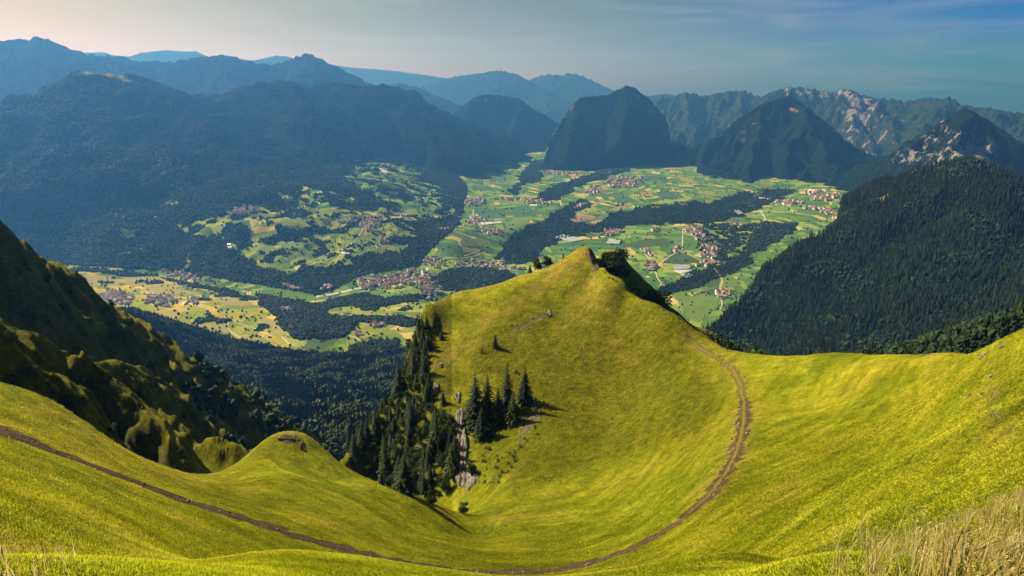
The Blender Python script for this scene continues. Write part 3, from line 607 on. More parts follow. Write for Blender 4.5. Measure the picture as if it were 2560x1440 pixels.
mt_left = mountain('forested_plateau_mountain', M['mount'], [
    [(-200,330,7200),(0,292,7300),(85,262,7500),(130,225,7650),(200,178,7800),(255,183,7850),(330,190,7900),(400,212,8000),(460,238,8100),(545,240,8200),(610,215,8250),(650,206,8250),(672,212,8280),(700,203,8300),(740,212,8350),(765,226,8400),(800,213,8500),(850,210,8600),(900,216,8700),(955,213,8800),(1000,222,8900),(1040,250,8950),(1080,262,9050),(1130,287,9150)],
    [(200,178,7800),(150,260,7450),(110,350,7000),(70,440,6600),(40,540,6100)],[(330,190,7900),(400,270,7500),(470,350,7000),(540,420,6500),(600,480,6100)],
    [(650,206,8250),(660,280,7800),(700,350,7300),(760,400,6900)],[(900,216,8700),(910,280,8300),(900,330,7800),(930,380,7400)],[(1080,262,9050),(1090,320,8700),(1080,370,8300)],
    [(0,292,7300),(-60,400,6800),(-100,520,6200)],[(255,183,7850),(270,300,7300),(260,400,6800),(300,480,6300)],[(470,350,7000),(420,430,6600),(400,500,6200)]],
    0.66, 1600, (-56, 3), (4800, 14500), 500, 320, namp=105, nscale=560, warp=150, crest=14, seed=100, rf=lambda px: 1.04 + 0.17 * max(px, 0) / 1100, rw=40,
    rockf=lambda p, x, y: 0.16 * sstep(0.6, 1.2, slope_of(p)) + 0.10 * blob(x, y, 130, 450, 110, 26), meadowf=lambda p, x, y: blob(x, y, 300, 195, 60, 9, 0.25) + blob(x, y, 215, 183, 30, 6) + blob(x, y, 858, 388, 13, 4) + 0.8 * blob(x, y, 690, 352, 9, 3))
mt_mesa = mountain('table_mountain', M['cliffmount'], [
    [(1090,300,9900),(1130,288,9950),(1165,258,10000),(1185,242,10000),(1215,235,10050),(1250,238,10100),(1300,246,10150),(1325,268,10200),(1360,285,10200),(1390,305,10150),(1420,318,10300)],
    [(1185,242,10000),(1170,290,9600),(1140,330,9200),(1120,370,8800)],[(1300,246,10150),(1290,300,9700),(1270,350,9200),(1240,390,8800)]],
    1.7, 800, (-14, 12), (10000, 16500), 220, 200, namp=70, nscale=380, rf=lambda px: 1.3, warp=60, seed=130, rockf=lambda p, x, y: 0.24 * sstep(0.8, 1.3, slope_of(p)) + 0.2 * line_mask(x, y, [(1180,248),(1320,252)], 6))
mt_pyr = mountain('steep_pyramid_mountain', M['cliffmount'], [
    [(1352,408,8200),(1380,345,8600),(1405,300,8850),(1430,262,9000),(1450,243,9050),(1490,239,9100),(1526,236,9150),(1545,222,9200),(1565,214,9200),(1590,220,9200),(1605,234,9200),(1625,248,9200),(1650,278,9150),(1690,320,9050),(1735,358,8900),(1760,362,9200)],
    [(1565,214,9200),(1560,290,8700),(1550,360,8200),(1545,405,7800)],[(1450,243,9050),(1440,320,8500),(1420,390,8000)],[(1650,278,9150),(1640,340,8600),(1630,390,8100)]],
    1.9, 900, (-4, 24), (8600, 14000), 240, 220, namp=60, nscale=330, rf=lambda px: 1.2, warp=50, seed=160, rockf=lambda p, x, y: 0.2 * sstep(0.9, 1.5, slope_of(p)) + 0.28 * line_mask(x, y, [(1352,405),(1405,300),(1440,255)], 9) + 0.3 * blob(x, y, 1602, 242, 10, 5))
mt_spur = mountain('double_spur_mountain', M['cliffmount'], [
    [(1690,392,8000),(1750,362,8300),(1800,340,8500),(1850,295,8700),(1885,272,8800),(1905,258,8850),(1940,246,8900),(1975,238,9000),(2010,262,8950),(2060,300,8900),(2100,340,8800),(2150,390,8700),(2190,425,8500)],
    [(1905,258,8850),(1895,330,8350),(1880,400,7800),(1870,440,7400)],[(1985,245,9000),(2020,290,8600),(2000,340,8200),(1960,400,7700),(1940,440,7300)],[(2010,300,8550),(2060,370,8000),(2090,430,7500)]],
    1.15, 1000, (8, 40), (7600, 13500), 300, 240, namp=75, nscale=300, rf=lambda px: 1.18, warp=50, seed=190, rockf=lambda p, x, y: 0.22 * sstep(0.8, 1.3, slope_of(p)) + 0.26 * line_mask(x, y, [(1850,350),(1890,300),(1920,340)], 18) + 0.2 * blob(x, y, 1990, 370, 40, 30), meadowf=lambda p, x, y: blob(x, y, 1985, 275, 18, 5, 0.3))
mt_cliff = mountain('cliff_mountain', M['cliffmount'], [
    [(2080,490,5600),(2180,440,5900),(2240,390,6100),(2300,345,6250),(2350,308,6350),(2385,282,6400),(2412,270,6400),(2440,282,6400),(2480,305,6400),(2530,340,6350),(2600,390,6300),(2700,450,6200)],
    [(2412,270,6400),(2400,340,5900),(2380,400,5400),(2370,450,5000)],[(2300,345,6250),(2290,400,5700),(2270,450,5200)]],
    1.15, 900, (18, 52), (6000, 11500), 300, 240, namp=40, nscale=200, rf=lambda px: 1.32, warp=40, seed=220,
    rockf=lambda p, x, y: 0.10 + 0.36 * line_mask(x, y, [(2290,405),(2350,395),(2430,385),(2470,400)], 30) + 0.30 * blob(x, y, 2400, 330, 60, 50) + 0.30 * line_mask(x, y, [(2220,410),(2290,370),(2350,320)], 22) + 0.22 * blob(x, y, 2480, 360, 60, 50))
mt_range = mountain('rocky_range', M['rockrange'], [
    [(1600,300,12500),(1640,246,12500),(1680,242,12500),(1715,228,12500),(1760,240,12500),(1800,229,12500),(1860,226,12500),(1900,242,12300),(1940,225,12200),(1980,216,12200),(2020,222,12200),(2050,226,12200),(2080,231,12100),(2110,223,12100),(2130,224,12000),(2160,238,12000),(2200,246,11900),(2250,252,11800),(2300,254,11600),(2340,250,11400),(2375,242,11200),(2410,262,11000),(2450,268,11000),(2500,274,10800),(2560,282,10800),(2700,300,10600)],
    [(1980,216,12200),(1990,280,11200),(2010,340,10400)],[(2110,223,12100),(2130,290,11300),(2180,350,10500),(2200,400,9900)],[(2200,246,11900),(2230,310,11000),(2250,360,10200)],[(2375,242,11200),(2330,300,10600),(2290,360,9900)],[(1715,228,12500),(1720,280,11800),(1735,330,11000)],[(1860,226,12500),(1850,280,11700),(1830,330,11000)]],
    1.05, 1500, (10, 54), (11500, 20000), 460, 260, namp=110, nscale=420, rf=lambda px: 1.28, warp=90, crest=30, seed=250,
    rockf=lambda p, x, y: (0.34 * sstep(0.6, 1.4, slope_of(p)) + 0.30 * line_mask(x, y, [(1970,222),(2050,230),(2120,228),(2180,262)], 14) + 0.30 * blob(x, y, 2140, 290, 60, 50, 0.6) + 0.2 * line_mask(x, y, [(2150,330),(2190,400)], 14) + 0.15 * blob(x, y, 1750, 310, 30, 30)))
mt_l2 = mountain('long_blue_range', M['far'], [
    [(-300,130,13500),(-100,110,13600),(0,103,13700),(45,96,13800),(75,102,13800),(93,92,13800),(120,98,13800),(160,115,13800),(200,130,13800),(250,140,13900),(300,138,13900),(330,150,14000),(390,154,14000),(430,154,14000),(470,146,14000),(520,140,14000),(560,136,14000),(600,146,14000),(650,158,14100),(690,160,14100),(720,150,14100),(745,140,14100),(768,131,14100),(800,148,14100),(840,170,14100),(880,188,14100),(925,208,14100),(980,235,14100)],
    [(93,92,13800),(110,180,12500),(100,250,11500)],[(390,154,14000),(410,210,12900)],[(560,136,14000),(570,200,12900),(590,240,12000)],[(768,131,14100),(760,180,13200),(720,215,12500)],[(250,140,13900),(240,200,12800)]],
    0.6, 2200, (-58, -6), (10500, 18000), 420, 180, namp=110, nscale=900, warp=150, crest=26, seed=280, floor=-900, clipf=None, rockf=lambda p, x, y: 0.3 * blob(x, y, 60, 130, 90, 20) + 0.3 * blob(x, y, 760, 185, 60, 10))
mt_c1 = mountain('blue_foothill_range', M['far'], [[(900,225,17000),(960,212,17000),(1000,208,17000),(1040,216,17000),(1080,236,17000),(1120,258,17000),(1160,280,17000)]], 0.5, 1800, (-16, -2), (13500, 20500), 150, 90, namp=70, nscale=900, warp=120, crest=20, seed=310, floor=-900, clipf=None)
mt_c2 = mountain('central_blue_mountain', M['far'], [[(980,240,23000),(1060,214,23000),(1110,196,23000),(1160,186,23000),(1210,180,23000),(1250,174,23000),(1285,182,23000),(1305,192,23000),(1325,215,23000),(1400,260,23000),(1500,300,23000)]], 0.55, 2600, (-14, 12), (17500, 28000), 200, 100, namp=110, nscale=1300, warp=160, crest=30, seed=340, floor=-900, clipf=None)
mt_c3 = mountain('pale_rock_mountain', M['far'], [[(1240,250,24500),(1310,208,24500),(1340,192,24500),(1375,184,24500),(1405,188,24500),(1420,183,24500),(1450,188,24500),(1480,200,24500),(1520,222,24500),(1580,240,24500),(1660,262,24500)]], 0.55, 2600, (-4, 20), (19000, 30000), 200, 100, namp=120, nscale=1300, warp=160, crest=45, seed=370, floor=-900, clipf=None, rockf=lambda p, x, y: 0.3 * blob(x, y, 1410, 195, 60, 14))
mt_f1 = mountain('faint_far_ridge', M['far'], [[(780,158,27500),(840,162,27500),(880,168,27500),(940,172,27500),(1000,178,27500),(1060,186,27500),(1120,195,27500),(1200,200,27500),(1300,215,27500)]], 0.4, 2600, (-20, 4), (24000, 31500), 150, 60, namp=90, nscale=1800, warp=160, seed=400, floor=-900, clipf=None)
mt_f2 = mountain('faint_plateau_ridge', M['far'], [[(200,132,25000),(260,130,25000),(290,140,25000),(330,140,25000),(355,131,25000),(410,125,25000),(450,128,25000),(490,128,25000),(510,138,25000),(560,150,25000),(620,152,25000),(650,148,25000),(690,138,25000),(720,141,25000),(760,160,25000)]], 0.5, 2600, (-42, -18), (21500, 29500), 160, 60, namp=90, nscale=1800, warp=160, seed=430, floor=-900, clipf=None)
mt_f3 = mountain('faint_east_ridge', M['far'], [[(1560,250,22000),(1630,238,22000),(1665,234,22000),(1700,240,22000),(1780,238,22000),(1900,245,22000)]], 0.5, 2200, (8, 26), (18000, 26000), 120, 60, namp=90, nscale=1300, warp=120, seed=460, floor=-900, clipf=None)
mt_f4 = mountain('hazy_east_peak', M['far'], [[(2250,258,21000),(2290,248,21000),(2322,241,21000),(2345,246,21000),(2380,256,21000),(2500,280,21000)]], 0.6, 2000, (28, 46), (18500, 24500), 110, 60, namp=90, nscale=800, warp=90, crest=30, seed=490, floor=-900, clipf=None)

# ---- the dark wooded mountain at right, and the near wooded slope below the saddle's end
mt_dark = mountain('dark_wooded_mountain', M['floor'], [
    [(1850,728,3230),(1880,682,3290),(1905,656,3330),(1960,622,3380),(2060,578,3400),(2130,545,3420),(2200,508,3440),(2260,472,3460),(2330,436,3480),(2385,412,3480),(2425,406,3480),(2460,420,3460),(2510,460,3440),(2560,498,3420),(2650,568,3350),(2800,648,3200)],
    [(2425,406,3480),(2445,500,3150),(2440,610,2800),(2410,720,2480),(2360,850,2150)],[(2130,545,3420),(2090,620,3100),(2030,710,2760),(1970,800,2480),(1910,870,2300)],
    [(2560,498,3420),(2600,600,2950),(2600,700,2560),(2540,800,2250)],[(1960,622,3380),(1935,690,3120),(1890,760,2860),(1840,820,2660)]],
    0.6, 1300, (8, 54), (1500, 4600), 460, 300, namp=20, nscale=260, warp=35, crest=3, rw=60, seed=520, meadowf=lambda p, x, y: blob(x, y, 2198, 500, 16, 5) + blob(x, y, 2222, 488, 20, 4, -0.35))
mt_near = mountain('near_wooded_slope', M['floor'], [[(2180,985,400),(2270,935,420),(2350,895,430),(2440,852,440),(2560,795,455),(2750,700,470)]], 0.8, 900, (26, 56), (280, 620), 220, 120, namp=7, nscale=60, warp=8, crest=2, seed=550, floor=-420, rs=1.0, clipf=None)
# ================================================================== VEGETATION
def tri_mesh(name, V, F, mats, fm=None, smooth=False):
    me = D.meshes.new(name); me.from_pydata([tuple(v) for v in V], [], F)
    for m in mats: me.materials.append(m)
    if fm is not None: me.polygons.foreach_set('material_index', np.asarray(fm, np.int32))
    if smooth: me.polygons.foreach_set('use_smooth', np.ones(len(F), bool))
    me.update(); return me
def unlinked(name, me): return D.objects.new(name, me)

def spruce_low(seed, tiers=4, n=7, w=0.20):
    """far spruce of height 1: jagged drooping skirts"""
    R = random.Random(seed); V = []; F = []
    for k in range(tiers):
        z1 = 0.30 + 0.70 * (k + 1) / tiers if k < tiers - 1 else 1.0
        z0 = 0.04 + 0.80 * k / tiers; rad = w * (1 - 0.78 * k / tiers)
        b = len(V); V.append((0, 0, z1)); off = R.random() * 6
        for i in range(n * 2):
            a = off + math.pi * i / n; q = rad * (R.uniform(0.85, 1.25) if i % 2 == 0 else R.uniform(0.42, 0.62))
            V.append((q * math.cos(a), q * math.sin(a), z0 - (0.03 if i % 2 == 0 else -0.03) + R.uniform(-0.02, 0.02)))
        for i in range(n * 2): F.append((b, b + 1 + i, b + 1 + (i + 1) % (n * 2)))
    return tri_mesh('spruce_far', V, F, [M['spruce']])
def crown_low(seed, mat, sub=2, jag=0.35):
    """far broadleaf crown, a lumpy open ball of height about 1"""
    import bmesh
    R = random.Random(seed); bm = bmesh.new(); bmesh.ops.create_icosphere(bm, subdivisions=sub, radius=0.5)
    for v in bm.verts:
        d = v.co.normalized(); q = 1 + jag * (R.random() - 0.5) * 1.6 + 0.22 * math.sin(5 * d.x + seed) * math.sin(4 * d.y - seed) * math.cos(3 * d.z)
        v.co = Vector((d.x * 0.5 * q * 0.92, d.y * 0.5 * q * 0.92, 0.50 + d.z * 0.5 * q))
    me = D.meshes.new('crown_far'); bm.to_mesh(me); bm.free(); me.materials.append(mat); return me
def leaf_cloud(R, V, F, centre, rad, n, size):
    for i in range(n):
        d = Vector((R.gauss(0, 1), R.gauss(0, 1), R.gauss(0, 1))).normalized() * (R.random() ** 0.4)
        p = Vector(centre) + Vector((d.x * rad[0], d.y * rad[1], d.z * rad[2]))
        u = Vector((R.gauss(0, 1), R.gauss(0, 1), R.gauss(0, 0.6))).normalized(); w = u.cross(Vector((R.gauss(0, 1), R.gauss(0, 1), R.gauss(0, 1)))).normalized()
        s = size * R.uniform(0.6, 1.35); b = len(V)
        V += [p - u * s, p + w * s * 0.55, p + u * s, p - w * s * 0.55]; F.append((b, b + 1, b + 2, b + 3))
def spruce_parts(seed, h=16.0, w=3.1):
    """near spruce: tapered trunk, whorls of drooping boughs with ragged needle sprays"""
    R = random.Random(seed)
    TV = []; TF = []; n = 7
    for k in range(5):
        z = h * k / 4; r = 0.28 * (1 - 0.93 * k / 4)
        for i in range(n): TV.append((r * math.cos(6.283 * i / n), r * math.sin(6.283 * i / n), z - (0.8 if k == 0 else 0)))
    for k in range(4):
        for i in range(n): a = k * n + i; b = k * n + (i + 1) % n; TF.append((a, b, b + n, a + n))
    V = []; F = []; z = 0.09 * h; tier = 0
    while z < 0.985 * h:
        f = (z / h); L = w * (1 - f) ** 0.82 * (0.75 + 0.25 * min(1, f * 6)) + 0.12; nb = max(4, int(9 - 4 * f))
        for i in range(nb):
            a = 6.283 * i / nb + tier * 0.7 + R.uniform(-0.25, 0.25); l = L * R.uniform(0.72, 1.12); droop = R.uniform(0.28, 0.5) * (1 - 0.6 * f)
            d = Vector((math.cos(a), math.sin(a), 0)); sd = Vector((-math.sin(a), math.cos(a), 0)); m = 4
            for s in range(m):
                t0 = s / m; t1 = (s + 1.25) / m
                p0 = d * l * t0 + Vector((0, 0, z + 0.10 * l * t0 - droop * l * t0 * t0)); p1 = d * l * min(t1, 1.05) + Vector((0, 0, z + 0.10 * l * t1 - droop * l * t1 * t1))
                wd = l * 0.30 * (1 - 0.6 * t0) * R.uniform(0.8, 1.2)
                for sg in (-1, 1):
                    b = len(V); q = p0 * 0.45 + p1 * 0.55
                    V += [p0, q + sd * sg * wd + d * wd * 0.45 + Vector((0, 0, -0.30 * wd - R.random() * 0.25 * wd)), p1]; F.append((b, b + 1, b + 2))
                b = len(V); V += [p0 + sd * 0.12 * l, p0 - sd * 0.12 * l, p1 + Vector((0, 0, -0.26 * l * (1 - t0)))]; F.append((b, b + 1, b + 2))
        z += h * R.uniform(0.035, 0.05) * (1.15 - 0.5 * f); tier += 1
    b = len(V); V += [(0.10, 0, h * 0.95), (-0.05, 0.09, h * 0.95), (-0.05, -0.09, h * 0.95), (0, 0, h * 1.03)]; F += [(b, b + 1, b + 3), (b + 1, b + 2, b + 3), (b + 2, b, b + 3)]
    return tri_mesh('trunk', TV, TF, [M['bark']], smooth=True), tri_mesh('crown', V, F, [M['spruce']])
def broad_parts(seed, h=8.0, w=3.2, leaves=1500):
    R = random.Random(seed); TV = []; TF = []
    def limb(p, q, r0, r1, n=5):
        p = Vector(p); q = Vector(q); ax = (q - p).normalized(); u = ax.orthogonal().normalized(); v = ax.cross(u); b = len(TV)
        for c, r in ((p, r0), (q, r1)):
            for i in range(n): TV.append(c + (u * math.cos(6.283 * i / n) + v * math.sin(6.283 * i / n)) * r)
        for i in range(n): TF.append((b + i, b + (i + 1) % n, b + n + (i + 1) % n, b + n + i))
    top = Vector((R.uniform(-0.3, 0.3), R.uniform(-0.3, 0.3), h * 0.5)); limb((0, 0, -0.6), top, 0.2, 0.11)
    V = []; F = []; blobs = []
    for i in range(12):
        a = i * 2.4 + R.random(); rr = w * R.uniform(0.15, 0.62); zz = h * R.uniform(0.16, 0.84); c = Vector((rr * math.cos(a), rr * math.sin(a), zz))
        limb(top * R.uniform(0.5, 0.95), c, 0.08, 0.03); blobs.append((c, w * R.uniform(0.32, 0.5)))
    for c, r in blobs: leaf_cloud(R, V, F, c, (r, r, r * 0.85), leaves // 12, 0.036 * h)
    return tri_mesh('trunk', TV, TF, [M['bark']], smooth=True), tri_mesh('crown', V, F, [M['broad']])

def scatter(name, protos, P, scl, rotz=None, idx=None, tilt=None, kind='stuff', label=None, cat=None):
    """one object that instances small meshes on the given points"""
    n = len(P)
    me = D.meshes.new(name); me.vertices.add(n); me.vertices.foreach_set('co', np.asarray(P, np.float32).ravel())
    scl = np.asarray(scl, np.float32); scl = np.repeat(scl[:, None], 3, 1) if scl.ndim == 1 else scl
    a = me.attributes.new('scl', 'FLOAT_VECTOR', 'POINT'); a.data.foreach_set('vector', scl.ravel())
    rot = np.zeros((n, 3), np.float32)
    if tilt is not None: rot[:, :2] = tilt
    rot[:, 2] = rng.uniform(0, 6.283, n) if rotz is None else rotz
    a = me.attributes.new('rot', 'FLOAT_VECTOR', 'POINT'); a.data.foreach_set('vector', rot.ravel())
    a = me.attributes.new('idx', 'INT', 'POINT'); a.data.foreach_set('value', np.asarray(idx if idx is not None else rng.integers(0, len(protos), n), np.int32))
    o = link(D.objects.new(name, me))
    g = D.node_groups.new(name, 'GeometryNodeTree'); g.interface.new_socket('Geometry', in_out='INPUT', socket_type='NodeSocketGeometry'); g.interface.new_socket('Geometry', in_out='OUTPUT', socket_type='NodeSocketGeometry')
    N = g.nodes.new; gi = N('NodeGroupInput'); go = N('NodeGroupOutput'); ip = N('GeometryNodeInstanceOnPoints'); jn = N('GeometryNodeJoinGeometry')
    for p in reversed(protos):
        oi = N('GeometryNodeObjectInfo'); oi.inputs['Object'].default_value = p; oi.inputs['As Instance'].default_value = True; g.links.new(oi.outputs['Geometry'], jn.inputs[0])
    def at_(nm, typ):
        q = N('GeometryNodeInputNamedAttribute'); q.data_type = typ; q.inputs['Name'].default_value = nm; return q.outputs['Attribute']
    g.links.new(gi.outputs[0], ip.inputs['Points']); g.links.new(jn.outputs[0], ip.inputs['Instance']); ip.inputs['Pick Instance'].default_value = True
    g.links.new(at_('idx', 'INT'), ip.inputs['Instance Index']); g.links.new(at_('scl', 'FLOAT_VECTOR'), ip.inputs['Scale'])
    er = N('FunctionNodeEulerToRotation'); g.links.new(at_('rot', 'FLOAT_VECTOR'), er.inputs[0]); g.links.new(er.outputs[0], ip.inputs['Rotation'])
    g.links.new(ip.outputs[0], go.inputs[0])
    md = o.modifiers.new('scatter', 'NODES'); md.node_group = g
    tag(o, label, cat, kind=kind); return o

FAR_SPRUCE = [unlinked('spruce_far', spruce_low(i, 4, 6, 0.17 + 0.02 * (i % 3))) for i in range(4)]
MT_BROAD = [unlinked('crown_far', crown_low(30 + i, M['mountleaf'], 2)) for i in range(4)]
OLIVE = [unlinked('crown_olive', crown_low(50 + i, M['olive'], 2)) for i in range(4)]
FAR_BROAD = [unlinked('crown_far', crown_low(i, M['farleaf'], 2)) for i in range(4)]

def polar_points(az0, az1, r0, r1, spacing_fn, n):
    """random points with density ~ 1/spacing^2 (metres) over an annular sector; n candidate draws"""
    az = np.radians(rng.uniform(az0, az1, n)); u = rng.random(n); r = r0 * (r1 / r0) ** u
    return np.sin(az) * r, np.cos(az) * r, r
def in_frame(x, y, z, m=60):
    px, py = pix(x, y, z); return (px > -m) & (px < W_ + m) & (py > -m) & (py < H_ + m) & (y * CP - z * SP > 1)

# ---- the dark wooded mountain, the slope below, the wooded mountainside: spruce forest
def thin(x, y, cell):
    """keep one point per jittered cell"""
    k = np.floor(x / cell).astype(np.int64) * 1000003 + np.floor(y / cell).astype(np.int64)
    _, i = np.unique(k, return_index=True); return i
def forest_on(p, cell, region, others=(), amp=0.0):
    """points on polar terrain p, about one per cell x cell metres, inside region(px,py,x,y,z)"""
    x0, x1, y0, y1 = p.x.min(), p.x.max(), p.y.min(), p.y.max()
    gx, gy = np.meshgrid(np.arange(x0, x1, cell), np.arange(y0, y1, cell)); gx = gx.ravel(); gy = gy.ravel()
    r = np.hypot(gx, gy); a = np.arctan2(gx, gy); ok = (r > math.exp(p.lr[0])) & (r < math.exp(p.lr[-1])) & (a > p.az[0]) & (a < p.az[-1]); gx, gy = gx[ok], gy[ok]
    gx = gx + rng.uniform(-0.5, 0.5, len(gx)) * cell; gy = gy + rng.uniform(-0.5, 0.5, len(gy)) * cell
    z = p.sample(gx, gy)
    for q in others: z = np.where(q.sample(gx, gy) > z + 0.5, np.nan, z)
    ok = ~np.isnan(z); gx, gy, z = gx[ok], gy[ok], z[ok]; ok = in_frame(gx, gy, z); gx, gy, z = gx[ok], gy[ok], z[ok]
    px, py = pix(gx, gy, z); ok = region(px, py, gx, gy, z); return np.stack([gx[ok], gy[ok], z[ok]], -1)
Pd = forest_on(mt_dark, 8.6, lambda px, py, x, y, z: (z > VZ - 40) & (blob(px, py, 2198, 500, 16, 5) + blob(px, py, 2222, 488, 20, 4, -0.35) < 0.45) & (py < 960) & (z > valley.sample(x, y)))
hd = rng.uniform(13, 24, len(Pd)) * (1 + 0.25 * fbm(Pd[:, 0] / 120, Pd[:, 1] / 120, 3, 81))
isb = (fbm(Pd[:, 0] / 110, Pd[:, 1] / 110, 3, 82) + rng.normal(0, 0.25, len(Pd))) > 0.62
Pf = forest_on(flank, 6.5, lambda px, py, x, y, z: (px < 1120) & (py > 770) & (z > valley.sample(x, y) - 5))
hf = rng.uniform(10, 19, len(Pf)) * np.clip(flank.sample(Pf[:, 0], Pf[:, 1], flank.r) / 900, 0.62, 1.05)
isbf = (fbm(Pf[:, 0] / 90, Pf[:, 1] / 90, 3, 84) + rng.normal(0, 0.25, len(Pf))) > -0.02
Pn = forest_on(mt_near, 2.7, lambda px, py, x, y, z: px > 2150)
hn = rng.uniform(3, 8, len(Pn)); isbn = rng.random(len(Pn)) < 0.55
def wh(h, w): return np.stack([h * w, h * w, h], -1)
P = np.concatenate([Pd[~isb], Pf[~isbf], Pn[~isbn]]); h = np.concatenate([hd[~isb], hf[~isbf], hn[~isbn]])
scatter('spruce_forest', FAR_SPRUCE, P, wh(h, rng.uniform(0.8, 1.25, len(h))))
Pl = forest_on(left, 4.2, lambda px, py, x, y, z: (z > flank.sample(x, y) - 1) & (z < -150) & (fbm(x / 22, y / 22, 3, 86) + (-150 - z) / 160 > 0.35))
hl = rng.uniform(3.0, 7.0, len(Pl))
P2 = np.concatenate([Pl, Pd[isb], Pn[isbn]]); h2 = np.concatenate([hl, hd[isb] * 0.55, hn[isbn] * 0.7])
ho = hf[isbf] * 0.55; scatter('olive_woods', OLIVE, Pf[isbf], wh(ho, rng.uniform(0.7, 1.1, len(ho))))
scatter('broadleaf_forest', FAR_BROAD, P2, wh(h2, rng.uniform(0.75, 1.1, len(h2))))
print('forest', len(P), len(P2))

# ---- woods, hedges and single trees of the valley and its hillsides
n = 520000
x, y, r = polar_points(-46, 42, 1600, 8800, None, n)
z = valley.sample(x, y); ok = in_frame(x, y, z); 
for q in (mt_left, mt_pyr, mt_spur, mt_cliff, mt_dark, flank):
    inside = (np.hypot(x, y) > math.exp(q.lr[0])) & (np.hypot(x, y) < math.exp(q.lr[-1])) & (np.arctan2(x, y) > q.az[0]) & (np.arctan2(x, y) < q.az[-1])
    ok &= ~(inside & (q.sample(x, y) > z + 2))
x, y, z, r = x[ok], y[ok], z[ok], r[ok]
px, py = pix(x, y, z); m = forest_mask(px, py, x, y) > 0.5
bl = np.zeros(len(x))
for (c, rx, ry, rot, nn, gg) in VIL: bl = np.maximum(bl, blob(px, py, c[0], c[1], rx, ry, rot))
hedge = (np.abs(fbm(x / 150, y / 150, 2, 91)) < 0.012) & (rng.random(len(x)) < 0.22) & inpoly(px, py, TERR)
lone = rng.random(len(x)) < np.where(inpoly(px, py, TERR), 0.006, np.where(inpoly(px, py, HILLX), 0.02, 0.009))
lone |= (bl > 0.25) & (rng.random(len(x)) < 0.05)
keep = (m & (bl < 0.5)) | hedge | lone
x, y, z, r, px, py = x[keep], y[keep], z[keep], r[keep], px[keep], py[keep]
i = thin(x / np.maximum(r, 1) * 4000, y / np.maximum(r, 1) * 4000 , 1e9) if False else np.arange(len(x))
i = thin(np.arctan2(x, y) * 3000, np.log(r) * 1400, 8.0) if len(x) > 90000 else i
x, y, z, r, px, py = x[i], y[i], z[i], r[i], px[i], py[i]
con = (inpoly(px, py, FOREST[0]) | inpoly(px, py, FOREST[2])) & (rng.random(len(x)) < 0.75) | (rng.random(len(x)) < 0.12)
hv = rng.uniform(7, 13, len(x)) * np.clip(r / 3300, 0.9, 1.25) * np.where(forest_mask(px, py, x, y) > 0.5, 1.0, 0.8)
P = np.stack([x, y, z - 0.5], -1)
scatter('valley_woods', FAR_BROAD + FAR_SPRUCE, P, wh(np.where(con, hv * 1.45, hv), rng.uniform(0.85, 1.3, len(hv))), idx=np.where(con, rng.integers(4, 8, len(x)), rng.integers(0, 4, len(x))))
print('valley trees', len(P))
# ---- crowns on the forested plateau mountain
Pm = forest_on(mt_left, 14.0, lambda px, py, x, y, z: (z > valley.sample(x, y)) & (px < 1200) & (np.hypot(x, y) < 7600) & (blob(px, py, 300, 195, 60, 9, 0.25) + blob(px, py, 215, 183, 30, 6) + blob(px, py, 858, 388, 13, 4) < 0.4))
hm = rng.uniform(10, 18, len(Pm)); scatter('plateau_mountain_woods', MT_BROAD, Pm - np.array([0, 0, 2.5]), wh(hm, rng.uniform(1.0, 1.5, len(hm))))
print('plateau trees', len(Pm))
# ================================================================== OBJECTS ON THE LAND
def hit(p, px, py, r0, r1, n=900):
    """first point where the view line through a pixel meets polar terrain p"""
    px = np.atleast_1d(np.asarray(px, float)); py = np.atleast_1d(np.asarray(py, float)); out = np.full((len(px), 3), np.nan)
    r = np.geomspace(r0, r1, n)
    az, e = ray(px, py)
    X = np.sin(az)[:, None] * r; Y = np.cos(az)[:, None] * r; below = p.sample(X, Y) - e[:, None] * r > 0
    k = below.argmax(1); ok = below.any(1)
    for i in np.nonzero(ok)[0]: out[i] = (X[i, k[i]], Y[i, k[i]], p.sample(X[i, k[i]:k[i] + 1], Y[i, k[i]:k[i] + 1])[0])
    return out
def on_valley(px, py):
    az, e = ray(np.asarray(px, float), np.asarray(py, float)); z = np.full(az.shape, VZ)
    for _ in range(40):
        r = np.clip(z / e, 1510, 8950); z = 0.5 * z + 0.5 * valley.sample(np.sin(az) * r, np.cos(az) * r)
    r = np.clip(z / e, 1510, 8950); return np.stack([np.sin(az) * r, np.cos(az) * r, valley.sample(np.sin(az) * r, np.cos(az) * r)], -1)
def smooth_path(P, step):
    P = np.asarray(P, float); t = np.concatenate([[0], np.cumsum(np.linalg.norm(np.diff(P[:, :2], axis=0), axis=1))]); n = max(int(t[-1] / step), 2); s = np.linspace(0, t[-1], n)
    Q = np.stack([np.interp(s, t, P[:, k]) for k in range(P.shape[1])], -1); w = max(1, int(np.median(np.diff(t)) / step / 2)); 
    K = np.ones(2 * w + 1) / (2 * w + 1)
    for k in range(Q.shape[1]):
        q = np.concatenate([2 * Q[0, k] - Q[1:w + 1, k][::-1], Q[:, k], 2 * Q[-1, k] - Q[-w - 1:-1, k][::-1]]) if len(Q) > w + 1 else Q[:, k]
        if len(q) > len(Q): Q[:, k] = np.convolve(q, K, 'valid')
    return Q
